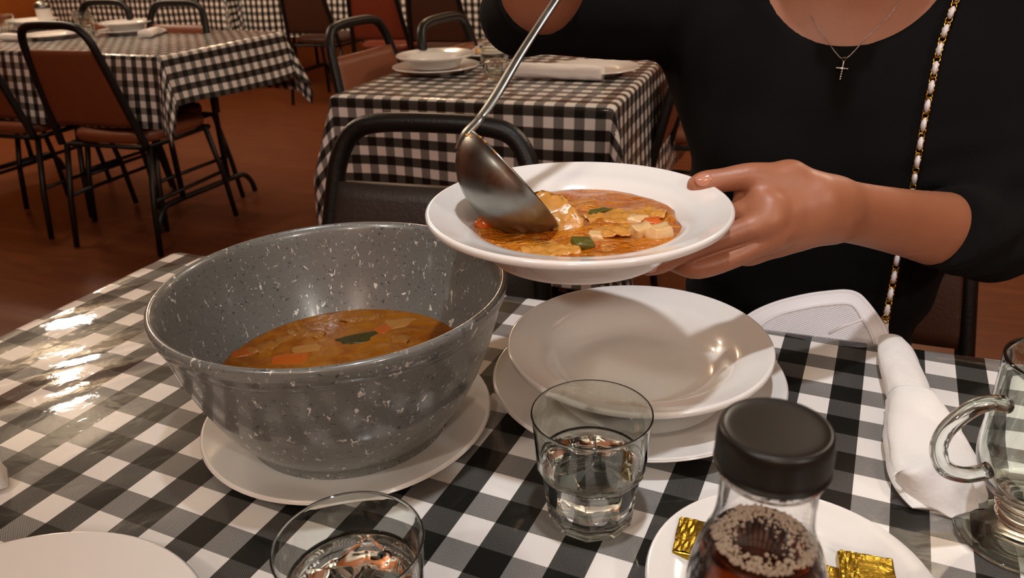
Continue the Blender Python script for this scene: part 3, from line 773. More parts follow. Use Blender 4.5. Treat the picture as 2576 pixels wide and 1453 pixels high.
nz = TZ + .0012
N = lambda px, py: U(px, py, nz)
nap = thing('napkin_roll', 'white paper napkin rolled round cutlery at the right, beside the glass mug', 'napkin', U(2300, 1100, TZ).to_tuple())
s = napkin_roll([(N(2238, 872), .011, .007), (N(2247, 905), .0145, .0095), (N(2262, 960), .0165, .011), (N(2284, 1038), .0160, .0118), (N(2286, 1044), .0160, .0118), (N(2288, 1050), .0185, .0140), (N(2302, 1085), .0192, .0142), (N(2322, 1140), .0235, .0135), (N(2345, 1205), .0290, .0125), (N(2368, 1250), .0305, .0095), (N(2390, 1285), .0290, .005), (N(2398, 1302), .024, .0015)], 'n', '')
keep(s.obj('napkin', M_PAPER), nap)
# folded-over mouth of the roll
def patch(grid, thick=.0008):
    n, m_ = len(grid), len(grid[0]); v = [p for r in grid for p in r]; k = len(v)
    f = [(i * m_ + j, i * m_ + j + 1, (i + 1) * m_ + j + 1, (i + 1) * m_ + j) for i in range(n - 1) for j in range(m_ - 1)]
    v2 = [p - Vector((0, 0, thick)) for p in v]; f2 = [tuple(reversed([q + k for q in x])) for x in f]
    return v + v2, f + f2
mouth = []
L_ = [U(2246, 1200, nz + .022), U(2300, 1170, nz + .027), U(2390, 1160, nz + .027), U(2428, 1180, nz + .018)]
B_ = [U(2252, 1212, nz + .010), U(2330, 1270, nz + .004), U(2400, 1298, nz + .002), U(2462, 1280, nz + .004)]
top_ = spline(L_, 5); bot_ = spline(B_, 5)
for i in range(9):
    k = i / 8; mouth.append([a.lerp(b, k) + Vector((0, 0, .006 * math.sin(PI * k) + .0015 * math.sin(j * .9 + i))) for j, (a, b) in enumerate(zip(top_, bot_))])
s = Shape(); s.add(*patch(mouth)); keep(s.obj('folded_edge', M_PAPER), nap)
nl = thing('napkin_roll', 'white napkin end poking in at the left border of the picture', 'napkin', U(0, 1215, TZ).to_tuple())
s = napkin_roll([(N(-330, 1320), .018, .010), (N(-160, 1262), .018, .011), (N(-40, 1225), .017, .010), (N(5, 1213), .015, .008), (N(22, 1208), .011, .004)], 'n', '')
keep(s.obj('napkin', M_PAPER), nl)

# ------------------------------------------------------------------ glass mug
MX, MY = .3345, .403
mug = thing('glass_mug', 'footed clear glass mug with a loop handle at the right border', 'mug', (MX, MY, TZ))
MO = [(0, .0015), (.0300, .0012), (.0360, 0), (.0385, .0008), (.0388, .0022), (.0350, .0040), (.0220, .0070), (.0140, .0105), (.0120, .0130), (.0150, .0150), (.0172, .0175), (.0150, .0200), (.0140, .0208), (.0172, .0232), (.0185, .0255), (.0170, .0280), (.0160, .0290), (.0205, .0330), (.0290, .0420), (.0345, .0540), (.0362, .0680), (.0355, .0880), (.0345, .1100), (.0348, .1330)]
MI = [(.0346, .1345), (.0336, .1345), (.0328, .1320), (.0325, .1100), (.0334, .0880), (.0340, .0690), (.0322, .0560), (.0265, .0445), (.0160, .0370), (0, .0345)]
s = Shape(); s.add(*lathe(smooth_prof(MO, 4) + smooth_prof(MI, 3), 72)); s.obj('mug_body', M_GLASS, mug)
hd = Vector((-.97, -.10, 0)).normalized()
hh = lambda r, z: hd * r + Vector((0, 0, z))
s = Shape(); s.add(*tube(spline([hh(.0335, .1080), hh(.0430, .1110), hh(.0570, .1085), hh(.0705, .0950), hh(.0730, .0800), hh(.0660, .0650), hh(.0530, .0580), hh(.0410, .0578), hh(.0340, .0600)], 8), [.0052] * 65, 14)); s.obj('handle', M_GLASS, mug)
# ------------------------------------------------------------------ the woman: one smooth body surface from a distance field
def surface_nets(D, xs, ys, zs):
    S = D < 0
    nx, ny, nz = D.shape
    c = np.zeros((nx - 1, ny - 1, nz - 1), np.int8)
    for i in (0, 1):
        for j in (0, 1):
            for k in (0, 1): c += S[i:nx - 1 + i, j:ny - 1 + j, k:nz - 1 + k]
    act = (c > 0) & (c < 8)
    I = np.argwhere(act); n = len(I)
    idx = np.full(act.shape, -1, np.int64); idx[act] = np.arange(n)
    acc = np.zeros((n, 3)); cnt = np.zeros(n)
    cor = [(i, j, k) for i in (0, 1) for j in (0, 1) for k in (0, 1)]
    val = {q: D[I[:, 0] + q[0], I[:, 1] + q[1], I[:, 2] + q[2]] for q in cor}
    for a in cor:
        for ax in range(3):
            if a[ax]: continue
            b = list(a); b[ax] = 1; b = tuple(b)
            da, db = val[a], val[b]; m = (da < 0) != (db < 0)
            t = np.where(m, da / np.where(m, da - db, 1), 0)
            for d in range(3):
                acc[:, d] += np.where(m, a[d] + (t if d == ax else 0), 0)
            cnt += m
    acc /= cnt[:, None]
    ax_ = (np.asarray(xs), np.asarray(ys), np.asarray(zs)); V = np.zeros((n, 3))
    for d in range(3):
        lo = ax_[d][I[:, d]]; hi = ax_[d][I[:, d] + 1]; V[:, d] = lo + (hi - lo) * acc[:, d]
    F = []
    for ax in range(3):
        o = [0, 0, 0]; o[ax] = 1
        A = S[:nx - o[0], :ny - o[1], :nz - o[2]]; B = S[o[0]:, o[1]:, o[2]:]
        E = np.argwhere(A != B)
        u, v = [(1, 2), (2, 0), (0, 1)][ax]
        E = E[(E[:, u] > 0) & (E[:, v] > 0) & (E[:, u] < D.shape[u] - 1) & (E[:, v] < D.shape[v] - 1)]
        inside = A[E[:, 0], E[:, 1], E[:, 2]]
        def cell(du, dv):
            q = E.copy(); q[:, u] -= du; q[:, v] -= dv; return idx[q[:, 0], q[:, 1], q[:, 2]]
        Q = np.stack([cell(1, 1), cell(0, 1), cell(0, 0), cell(1, 0)], 1)
        Q[~inside] = Q[~inside][:, ::-1]; F.append(Q)
    return V, np.concatenate(F)
class Field:
    def __init__(s, xs, ys, zs):
        s.a = [np.asarray(q, np.float32) for q in (xs, ys, zs)]
        s.D = np.full([len(q) for q in s.a], 1.0, np.float32)
    def box(s, lo, hi):
        return [slice(max(0, int(np.searchsorted(q, l)) - 1), int(np.searchsorted(q, h)) + 1) for q, l, h in zip(s.a, lo, hi)]
    def cone(s, a, b, ra, rb, k=.004, frame=None, sq=(1, 1, 1)):
        """capsule from a to b; in FRAME (3 axes) its section is squeezed by SQ"""
        a, b = np.array(a, np.float32), np.array(b, np.float32); m = max(ra, rb) * max(sq) + k * 2 + .02
        sl = s.box(np.minimum(a, b) - m, np.maximum(a, b) + m)
        X, Y, Z = np.meshgrid(*[q[i] for q, i in zip(s.a, sl)], indexing='ij')
        p = [X - a[0], Y - a[1], Z - a[2]]; d = b - a
        if frame is not None:
            fr = np.array(frame, np.float32); p = [(p[0] * fr[i][0] + p[1] * fr[i][1] + p[2] * fr[i][2]) / sq[i] for i in range(3)]
            d = np.array([d @ fr[i] / sq[i] for i in range(3)])
        L = float(d @ d) + 1e-12
        t = np.clip((p[0] * d[0] + p[1] * d[1] + p[2] * d[2]) / L, 0, 1)
        q = np.sqrt((p[0] - t * d[0]) ** 2 + (p[1] - t * d[1]) ** 2 + (p[2] - t * d[2]) ** 2) - (ra + (rb - ra) * t)
        if frame is not None: q = q * min(sq)
        o = s.D[sl[0], sl[1], sl[2]]
        h = np.maximum(k - np.abs(o - q), 0) / k
        s.D[sl[0], sl[1], sl[2]] = np.minimum(o, q) - h * h * k * .25
    def chain(s, pts, rs, k=.004, **kw):
        for i in range(len(pts) - 1): s.cone(pts[i], pts[i + 1], rs[i], rs[i + 1], k, **kw)
    def poly(s, pts, rs, k=.004, n=5):
        """a limb: smooth curve through PTS, radius through RS, joined to what is there with blend K and to itself without swelling"""
        q = smooth_prof([tuple(float(c) for c in p) + (float(r),) for p, r in zip(pts, rs)], n); q = np.array(q, np.float32)
        m = q[:, 3].max() + k * 2 + .02
        sl = s.box(q[:, :3].min(0) - m, q[:, :3].max(0) + m)
        X, Y, Z = np.meshgrid(*[a[i] for a, i in zip(s.a, sl)], indexing='ij'); best = None
        for a, b in zip(q, q[1:]):
            d = b[:3] - a[:3]; L = float(d @ d) + 1e-12
            px, py, pz = X - a[0], Y - a[1], Z - a[2]
            t = np.clip((px * d[0] + py * d[1] + pz * d[2]) / L, 0, 1)
            w = np.sqrt((px - t * d[0]) ** 2 + (py - t * d[1]) ** 2 + (pz - t * d[2]) ** 2) - (a[3] + (b[3] - a[3]) * t)
            best = w if best is None else np.minimum(best, w)
        o = s.D[sl[0], sl[1], sl[2]]; h = np.maximum(k - np.abs(o - best), 0) / k
        s.D[sl[0], sl[1], sl[2]] = np.minimum(o, best) - h * h * k * .25
    def grid(s): return np.meshgrid(*s.a, indexing='ij', sparse=True)
    def cut(s, fn, k=.002):                   # subtract where fn < 0
        X, Y, Z = s.grid(); q = -fn(X, Y, Z); s.D = np.maximum(s.D, q)
    def obj(s, name, mat, parent):
        V, F = surface_nets(s.D, *s.a)
        me = bpy.data.meshes.new(name); me.vertices.add(len(V)); me.vertices.foreach_set('co', V.astype(np.float32).ravel())
        me.loops.add(F.size); me.loops.foreach_set('vertex_index', F.astype(np.int32).ravel())
        me.polygons.add(len(F)); me.polygons.foreach_set('loop_start', np.arange(0, F.size, 4, dtype=np.int32))
        me.update(calc_edges=True); me.validate()
        o = link(name, me, mat); 
        if parent is not None: keep(o, parent)
        return o
def rng(*segs):                                # (lo, hi, step) ... joined
    out = []
    for lo, hi, st in segs: out += list(np.arange(lo, hi - 1e-6, st))
    return out + [segs[-1][1]]
A = np.array
fU = A((.916, -.40, 0)); fB = A((-.40, -.916, 0)); fZ = A((0, 0, 1.0))     # her left, her front, up
BC = A((.378, .893, 0))
def bp(u, b, z): return BC + fU * u + fB * b + fZ * z
FR = (fU, fB, fZ)
v3 = lambda *a: A(P(*a))
# arms
SR, SL = bp(-.158, -.01, 1.055), bp(.150, .0, 1.055)
ER = A(P(1310, 36, .835)); HR = A(P(1570, -255, .668)) 
WR = HR + A((-.030, .050, -.035))
EL = v3(2492, 592, .715); WL = v3(2088, 522, .60)
def arms(f, infl=0, forearm=True):
    f.poly([SR, SR * .6 + ER * .4 + A((0, 0, -.005)), ER * .75 + SR * .25 + A((0, 0, -.001)), ER], [.055 + infl, .051 + infl, .041 + infl, .031 + infl], .02)
    f.poly([SL, (SL + EL) / 2, EL], [.050 + infl, .045 + infl, .037 + infl], .02)
def torso(f, infl=0):
    f.cone(bp(-.01, -.02, .50), bp(-.014, -.005, .66), .138 + infl, .114 + infl, .04, frame=FR, sq=(1, .72, 1))
    f.cone(bp(-.014, -.005, .66), bp(-.004, 0, .80), .114 + infl, .132 + infl, .05, frame=FR, sq=(1, .70, 1))
    f.cone(bp(-.004, 0, .80), bp(0, 0, .96), .132 + infl, .150 + infl, .05, frame=FR, sq=(1, .68, 1))
    for sg in (-1, 1): f.cone(bp(sg * .068, .055, .905), bp(sg * .06, .045, .93), .058 + infl, .055 + infl, .045)
    f.cone(bp(-.13, -.012, 1.045), bp(.13, -.012, 1.045), .050 + infl, .050 + infl, .05)
    f.cone(bp(-.06, -.02, 1.06), bp(.06, -.02, 1.06), .055 + infl, .055 + infl, .04)
    f.cone(bp(-.10, .005, .97), bp(.10, .005, .97), .075 + infl, .075 + infl, .05)
def legs(f, infl=0):
    for sg in (-1, 1):
        h = bp(sg * .085, .0, .545); kn = bp(sg * .10, .40, .545); an = bp(sg * .10, .36, .09)
        f.cone(h, kn, .082 + infl, .058 + infl, .03); f.cone(kn, (kn + an) / 2, .056 + infl, .054 + infl, .02); f.cone((kn + an) / 2, an, .054 + infl, .036 + infl, .02)
woman = thing('person', 'seated person in a black three-quarter-sleeve top, ladling soup into the plate they hold', 'person', (float(BC[0]), float(BC[1]), 0))
f = Field(rng((-.10, .03, .006), (.03, .275, .0016), (.275, .70, .007)), rng((.40, .505, .006), (.505, .645, .0016), (.645, 1.10, .007)), rng((.0, .868, .008), (.868, .985, .0016), (.985, 1.10, .006), (1.10, 1.215, .0018), (1.215, 1.40, .006)))
# --- left hand under the plate: fingers first (each its own chain), then the palm melts into them
idx_ = [v3(1930, 528, .580), v3(1862, 536, .588), v3(1795, 564, .602), v3(1735, 582, .606)]
mid_ = [v3(1926, 560, .574), v3(1832, 592, .565), v3(1722, 634, .555), v3(1662, 663, .549), v3(1630, 674, .5470)]
rin_ = [v3(1938, 594, .576), v3(1850, 643, .564), v3(1758, 673, .557), v3(1702, 661, .566), v3(1668, 652, .580)]
pin_ = [v3(1965, 606, .590), v3(1915, 632, .590), v3(1872, 641, .592), v3(1825, 618, .604), v3(1800, 606, .610)]
thu_ = [v3(1985, 454, .602), v3(1893, 444, .597), v3(1818, 453, .5975), v3(1774, 460, .6005), v3(1754, 466, .6015)]
f.poly(idx_, [.0112, .0100, .0086, .0070], .003)
f.poly(mid_, [.0114, .0090, .0078, .0076, .0060], .003)
f.poly(rin_, [.0110, .0092, .0088, .0078, .0062], .003)
f.poly(pin_, [.0100, .0090, .0090, .0072, .0058], .003)
f.poly(thu_, [.0132, .0112, .0096, .0098, .0082], .004)
k_ = .010
wt, wb = v3(2092, 504, .604), v3(2084, 556, .600)
f.cone(wt, idx_[0], .0135, .0120, k_); f.cone((wt + wb) / 2, mid_[0], .0165, .0120, k_)
f.cone(wb, rin_[0], .0145, .0115, k_); f.cone(wb, pin_[0], .0142, .0100, k_)
f.cone(wt, thu_[0], .0130, .0132, k_); f.cone(thu_[0], idx_[0] * .6 + thu_[1] * .4, .0115, .0075, .012)
f.cone(v3(1928, 462, .604), v3(1932, 530, .592), .0105, .0105, .010); f.cone(v3(1898, 468, .601), v3(1892, 512, .595), .0092, .0092, .006); f.cone(v3(1868, 474, .6005), v3(1864, 505, .597), .0062, .0066, .004)
f.cone(wt * .35 + idx_[0] * .65, wb * .35 + pin_[0] * .65, .0125, .0105, .010)
for q in (idx_[0], mid_[0], rin_[0]): f.cone(q + A((.002, -.004, .004)), q + A((.004, -.004, .004)), .0070, .0070, .008)
e2 = EL + A((-.012, 0, 0))
w1 = v3(2086, 524, .601)
for off, ra, rm, rb in ((A((0, 0, .0085)), .0172, .0205, .030), (A((0, 0, -.0095)), .0165, .0205, .031)):
    f.poly([w1 * 1.06 - e2 * .06 + off * .9, w1 * .78 + e2 * .22 + off, w1 * .5 + e2 * .5 + off * 1.1, w1 * .22 + e2 * .78 + off, e2 + off * .9], [ra + .0004, ra + .0010, rm + .001, rb - .002, rb], .014)
# --- right hand round the ladle handle
hdir = A(hs[-16] - hs[-30]); hdir = hdir / np.linalg.norm(hdir)
fa = WR - ER
pal = HR + A((.004, .030, -.004))
for i, (off, L) in enumerate(((.030, 1.0), (.012, 1.08), (-.007, 1.0), (-.024, .82))):
    o_ = hdir * off
    p0 = HR + o_ + A((.016, .022, .004)); p1 = HR + o_ + A((.024, -.004, .002)); p2 = HR + o_ + A((.004, -.016 * L, -.002)); p3 = HR + o_ + A((-.014, -.004, -.004))
    f.poly([p0, p1, p2, p3], [.0098, .0088, .0080, .0068], .003)
t0 = HR + hdir * .010 + A((-.022, .026, .0)); f.poly([t0, HR + hdir * .040 + A((-.020, .006, .004)), HR + hdir * .058 + A((-.010, -.010, .002))], [.0120, .0098, .0076], .004)
f.cone(HR + hdir * .026 + A((.012, .026, 0)), HR - hdir * .022 + A((.010, .026, 0)), .0135, .0125, .010)
f.cone(WR, HR + hdir * .012 + A((-.006, .030, 0)), .0185, .0170, .012); f.cone(WR, HR + A((.010, .028, -.004)), .0185, .0150, .012)
f.poly([ER, ER * .6 + WR * .4, ER * .3 + WR * .7, WR], [.0365, .0385, .028, .0200], .014)
# --- the rest of the body
arms(f); torso(f); legs(f)
f.cone(bp(0, -.03, 1.05), bp(0, .035, 1.15), .052, .047, .03)
hd_c = bp(0, .085, 1.215)
f.cone(hd_c + A((0, 0, .015)), hd_c + fB * -.025 + A((0, 0, .02)), .080, .082, .03)
f.cone(hd_c + fB * .035 + A((0, 0, -.02)), hd_c + fB * .045 + A((0, 0, -.085)), .055, .030, .03)      # face and chin
f.cone(hd_c + fB * .088 + A((0, 0, .005)), hd_c + fB * .104 + A((0, 0, -.026)), .008, .012, .010)      # nose
f.cone(hd_c + fB * .080 + fU * -.018 + A((0, 0, -.054)), hd_c + fB * .080 + fU * .018 + A((0, 0, -.054)), .007, .007, .006)   # lips
for sg in (-1, 1):
    f.cone(hd_c + fU * sg * .080 + A((0, 0, .005)), hd_c + fU * sg * .080 + A((0, 0, -.022)), .010, .008, .006)                # ears
    f.cone(hd_c + fB * .078 + fU * sg * .018 + A((0, 0, .022)), hd_c + fB * .070 + fU * sg * .050 + A((0, 0, .022)), .008, .007, .010)   # brows
body = f.obj('body', M_SKIN, woman)
del f
# nails
def nail(c, ax, nrm, w, l):
    ax = Vector(ax).normalized(); nrm = Vector(nrm); nrm = (nrm - ax * nrm.dot(ax)).normalized(); sd = ax.cross(nrm)
    M_ = Matrix((ax, sd, nrm)).transposed().to_4x4(); M_.translation = Vector(c)
    s = Shape(); vv, ff = ico(3); s.add([Vector((p.x * l, p.y * w, p.z * .0016 - .28 * w * p.y * p.y)) for p in vv], ff, M_); keep(s.obj('fingernail', M_NAIL), woman)
def on_body(px, py):
    d = ray(px, py).normalized(); h = BV.ray_cast(EYE, d); return h[0], h[1]
me = body.data; BV = BVHTree.FromPolygons([v.co.copy() for v in me.vertices], [tuple(p.vertices) for p in me.polygons])
h, n_ = on_body(1770, 450)
if h is not None: nail(h + n_ * .0001, thu_[4] - thu_[2], n_, .0056, .0068)
h, n_ = on_body(1640, 672)
if h is not None: nail(h + n_ * .0001, mid_[4] - mid_[2], n_, .0042, .0062)
# --- black top
f = Field(rng((-.10, .70, .005)), rng((.60, 1.10, .005)), rng((.52, 1.17, .005)))
I_ = .006
arms(f, I_); torso(f, I_)
f.poly([ER, ER * .60 + WR * .40], [.0400, .0430], .012)
hemL = EL * .66 + WL * .34
f.poly([EL, EL * .58 + WL * .42], [.0445, .0385], .012)
f.cone(bp(0, -.03, 1.06), bp(0, -.012, 1.13), .058, .053, .03)
X, Y, Z = f.grid()
# soft folds: at the waist, at the bends of the sleeves
du = (X - BC[0]) * fU[0] + (Y - BC[1]) * fU[1]
f.D += (.0022 * np.sin((Z * 1.0 + du * .55) * 70) * np.exp(-((Z - .68) / .07) ** 2)).astype(np.float32)
rE = np.sqrt((X - EL[0]) ** 2 + (Y - EL[1]) ** 2 + (Z - EL[2]) ** 2)
f.D += (.0022 * np.sin((Z * .9 - X * .35) * 190) * np.exp(-((rE - .055) / .05) ** 2) * (Z > EL[2] - .03)).astype(np.float32)
rS = np.sqrt((X - SR[0]) ** 2 + (Y - SR[1]) ** 2 + (Z - SR[2]) ** 2)
f.D += (.0018 * np.sin((X - Y) * 120) * np.exp(-((rS - .06) / .06) ** 2)).astype(np.float32)
def hem(c, d):
    d = d / np.linalg.norm(d); return lambda X, Y, Z: -((X - c[0]) * d[0] + (Y - c[1]) * d[1] + (Z - c[2]) * d[2])
cR = ER * .66 + WR * .34
def cut_arm(c, d, end):                        # remove the cloth beyond the hem, near that forearm only
    d = d / np.linalg.norm(d); ba = end - c; L = float(ba @ ba)
    def fn(X, Y, Z):
        al = (X - c[0]) * d[0] + (Y - c[1]) * d[1] + (Z - c[2]) * d[2]
        t = np.clip(((X - c[0]) * ba[0] + (Y - c[1]) * ba[1] + (Z - c[2]) * ba[2]) / L, 0, 1)
        rr = np.sqrt((X - c[0] - t * ba[0]) ** 2 + (Y - c[1] - t * ba[1]) ** 2 + (Z - c[2] - t * ba[2]) ** 2)
        return np.maximum(-al, rr - .072)
    f.cut(fn)
cut_arm(cR, WR - ER, WR); cut_arm(hemL, (WL - EL) + A((.0, 0, .035)), WL)
def neck(X, Y, Z):
    u = (X - BC[0]) * fU[0] + (Y - BC[1]) * fU[1] - .0; b = (X - BC[0]) * fB[0] + (Y - BC[1]) * fB[1]
    zc = np.where(b > -.03, 1.103, 1.150)
    return np.sqrt((u / 1.05) ** 2 + (Z - zc) ** 2) - .088
f.cut(neck)
top = f.obj('black_top', M_BLACK, woman)
del f
# --- trousers, shoes
f = Field(rng((.0, .70, .009)), rng((.36, 1.10, .009)), rng((.04, .70, .009)))
legs(f, .006); f.cone(bp(-.01, -.02, .50), bp(-.014, -.005, .64), .146, .119, .04, frame=FR, sq=(1, .75, 1))
f.cut(lambda X, Y, Z: .085 * 0 + (Z - .10) + 0 * X)
f.obj('trousers', M_DENIM, woman); del f
for sg in (-1, 1):
    f = Field(rng((.05, .60, .007)), rng((.25, .75, .007)), rng((-.01, .16, .006)))
    a_ = bp(sg * .10, .36, .075)
    f.cone(a_, bp(sg * .10, .345, .036), .042, .034, .02); f.cone(bp(sg * .10, .34, .034), bp(sg * .105, .50, .028), .033, .027, .02, frame=FR, sq=(1.15, 1, 1))
    f.cut(lambda X, Y, Z: (Z - .003) + 0 * X); f.obj('shoe', M_CAP, woman); del f
# --- hair
f = Field(rng((.15, .62, .007)), rng((.58, 1.10, .007)), rng((1.03, 1.36, .007)))
f.cone(hd_c + fB * -.012 + A((0, 0, .022)), hd_c + fB * -.035 + A((0, 0, .018)), .090, .092, .03)
for sg in (-1, 1): f.cone(hd_c + fU * sg * .062 + fB * -.03, hd_c + fU * sg * .060 + fB * -.045 + A((0, 0, -.10)), .038, .024, .03)
f.cut(lambda X, Y, Z: np.maximum(np.sqrt((X - hd_c[0] - fB[0] * .075) ** 2 + (Y - hd_c[1] - fB[1] * .075) ** 2 + ((Z - hd_c[2] + .03) / 1.25) ** 2) - .078, 0 * X - 1))
f.obj('hair', M_HAIR, woman); del f

# --- things she wears: found by looking along the line of sight onto the cloth
vs, fs = [], []
for o_ in (body, top):
    k = len(vs); vs += [v.co.copy() for v in o_.data.vertices]; fs += [tuple(i + k for i in p.vertices) for p in o_.data.polygons]
BW = BVHTree.FromPolygons(vs, fs)
def on_her(px, py, lift=.002, far=None):
    d = ray(px, py).normalized(); h = BW.ray_cast(EYE + d * .70, d)
    if h[0] is None: return EYE + d * (far or .85)
    return h[0] - d * lift
neckl = thing('necklace', 'fine silver necklace with a small jewelled cross on the black top', 'necklace', on_her(2117, 150).to_tuple())
def chain_links(pts, pitch, r, w, name, mat, parent, alt=False):
    L = [0]
    for a, b in zip(pts, pts[1:]): L.append(L[-1] + (b - a).length)
    n = int(L[-1] / pitch); s = Shape(); k = 0
    for i in range(n):
        d = (i + .5) * pitch
        while L[k + 1] < d: k += 1
        c = pts[k].lerp(pts[k + 1], (d - L[k]) / (L[k + 1] - L[k])); t = (pts[k + 1] - pts[k]).normalized()
        x = t.cross(Vector((0, 1, 0)) if i % 2 else Vector((.7, .7, .1))).normalized(); y = t.cross(x)
        ring = [c + t * (math.cos(2 * PI * j / 12) * pitch * .62) + x * (math.sin(2 * PI * j / 12) * w) for j in range(12)]
        s.add(*tube(ring, r, 6, closed=True))
    return keep(s.obj(name, mat), parent)
ls = [on_her(x, y, .0015) for x, y in ((2040, 40), (2058, 70), (2078, 98), (2096, 124), (2112, 143), (2119, 147))]
rs = [on_her(x, y, .0015) for x, y in ((2265, 0), (2240, 36), (2210, 66), (2180, 93), (2155, 122), (2135, 142), (2125, 147))]
chain_links(spline([*ls], 4), .0016, .00016, .00045, 'neck_chain', M_SILVER, neckl)
chain_links(spline([*rs], 4), .0016, .00016, .00045, 'neck_chain', M_SILVER, neckl)
pc = on_her(2119, 176, .003); pt_, pb_ = on_her(2123, 152, .003), on_her(2113, 201, .003)
ax = (pb_ - pt_).normalized(); sx = ax.cross(Vector((0, 1, 0))).normalized()
cr_c = pt_.lerp(pb_, .40)
s = Shape()
s.add(*tube([pt_, pt_.lerp(pb_, .1), pt_.lerp(pb_, .9), pb_], [.0006, .0010, .0010, .0005], 8)); s.add(*tube([cr_c - sx * .0068, cr_c - sx * .0058, cr_c + sx * .0058, cr_c + sx * .0068], [.0005, .0010, .0010, .0005], 8))
iv2, if2 = ico(1)
cr_o = keep(s.obj('cross_pendant', M_SILVER), neckl)
s = Shape()
for k in range(8): s.add(iv2, if2, Matrix.Translation(pt_.lerp(pb_, .07 + .125 * k) - ray(2117, 176).normalized() * .0007) @ Matrix.Scale(.0008, 4))
for k in (-2, -1, 1, 2): s.add(iv2, if2, Matrix.Translation(cr_c + sx * (.0024 * k) - ray(2117, 176).normalized() * .0007) @ Matrix.Scale(.0008, 4))
s.obj('gems', M_GEM, cr_o)
s = Shape(); s.add(*tube([pt_ + Vector((math.cos(a) * .0016, 0, .0012 + math.sin(a) * .0020)) for a in np.linspace(0, 2 * PI, 12, endpoint=False)], .0003, 6, closed=True)); keep(s.obj('bail', M_SILVER), neckl)

# --- white handbag on her lap, chain strap over her shoulder
bag = thing('handbag', 'white ribbed handbag on the woman\'s lap, its chain strap woven with white leather', 'bag', (.30, .74, .62))
pl_o = Vector((.31, .728, .757)); pl_n = (Vector((-.40, -.916, 0)) * .75 + Vector((0, 0, .66))).normalized()
def on_bag(px, py):
    d = ray(px, py); return EYE + d * ((pl_o - EYE).dot(pl_n) / d.dot(pl_n))
outl = [(1868, 806), (1905, 782), (1960, 760), (2030, 743), (2090, 735), (2130, 733), (2158, 741), (2180, 762), (2205, 795), (2226, 830), (2238, 880), (2235, 960), (2200, 1010), (2050, 990), (1920, 930), (1872, 860)]
op = spline([on_bag(*q) for q in outl] + [on_bag(*outl[0])], 4)[:-1]
ce = sum(op, Vector()) / len(op)
rings = []
for k, (sc, dz) in enumerate(((.93, .004), (.975, .003), (1.0, 0.0), (1.0, -.020), (.985, -.036), (.93, -.042))):
    rings.append([ce + (p - ce) * sc + pl_n * dz for p in op])
s = Shape(); s.add(*loft(rings)); body_o = keep(s.obj('bag_body', M_LEATHER), bag)
inn = [(1912, 822), (1960, 795), (2030, 778), (2085, 770), (2130, 768), (2150, 778), (2168, 806), (2190, 845), (2200, 900), (2120, 905), (2000, 880), (1925, 850)]
ip = spline([on_bag(*q) + pl_n * .0045 for q in inn] + [on_bag(*inn[0]) + pl_n * .0045], 4)[:-1]
ci = sum(ip, Vector()) / len(ip)
M_QUILT.bump(M_QUILT.math('SINE', M_QUILT.math('MULTIPLY', M_QUILT.math('ADD', M_QUILT.n('ShaderNodeSeparateXYZ').outputs[0], 0), 1)), 0.0, .001)
s = Shape(); s.add(*loft([[ci + (p - ci) * sc + pl_n * dz for p in ip] for sc, dz in ((1.0, -.002), (1.0, .0005), (.97, .0012))])); 
ribs = Shape(); e1 = (on_bag(2160, 800) - on_bag(1930, 830)).normalized(); e2_ = pl_n.cross(e1)
panel_o = keep(s.obj('ribbed_panel', M_QUILT), bag)
def inside(p):
    x, y = (p - ci).dot(e1), (p - ci).dot(e2_); c = False
    for a, b in zip(ip, ip[1:] + ip[:1]):
        ax_, ay = (a - ci).dot(e1), (a - ci).dot(e2_); bx, by = (b - ci).dot(e1), (b - ci).dot(e2_)
        if (ay > y) != (by > y) and x < (bx - ax_) * (y - ay) / (by - ay) + ax_: c = not c
    return c
for k in range(-26, 27):
    run = []
    for j in range(-70, 71):
        p = ci + e1 * (j * .0013) + e2_ * (k * .0021 + j * .0004)
        if inside(p): run.append(p + pl_n * .0012)
    if len(run) > 4: ribs.add(*tube([run[0]] + run[3:-3:4] + [run[-1]], .0008, 6))
ribs.obj('panel_ribs', M_QUILT, panel_o)
s = Shape(); s.add(*tube([p + pl_n * .0014 for p in ip], .0016, 8, closed=True)); s.add(*tube([on_bag(*q) + pl_n * .006 for q in ((2085, 842), (2125, 822), (2172, 806))], .0014, 8)); s.obj('piping', M_LEATHER, panel_o)
s = Shape(); s.add(*tube([p + pl_n * .0005 for p in op], .0022, 8, closed=True)); s.obj('edge_piping', M_LEATHER, body_o)
# strap
fore = [(2225, 812, .722), (2229, 795, .724), (2240, 740, .728), (2252, 680, .736), (2262, 620, .745), (2276, 555, .752), (2295, 480, .748)]
up_ = [(2307, 410), (2322, 320), (2342, 220), (2364, 120), (2390, 40), (2412, -30)]
sp1 = [P(*q) for q in fore] + [on_her(x, y, .006) for x, y in up_]
sp1 += [A_ for A_ in (Vector(bp(.085, .075, 1.085)), Vector(bp(.095, .02, 1.125)), Vector(bp(.095, -.04, 1.115)))]
sp1 = spline(sp1, 6)
tab = Shape(); tab.add(*tube([on_bag(2222, 838), P(2224, 822, .722), P(2227, 806, .723)], [.006, .0045, .0035], 10, flat=.4, up=(.3, .1, .9))); keep(tab.obj('strap_tab', M_LEATHER), bag)
s = Shape(); c_ = P(2228, 800, .7225); s.add(*tube([c_ + Vector((math.cos(a) * .0042, 0, math.sin(a) * .0042)) for a in np.linspace(0, 2 * PI, 16, endpoint=False)], .0008, 8, closed=True)); keep(s.obj('strap_ring', M_GOLD), bag)
strap_o = chain_links(sp1, .0048, .00085, .0030, 'strap_chain', M_GOLD, bag)
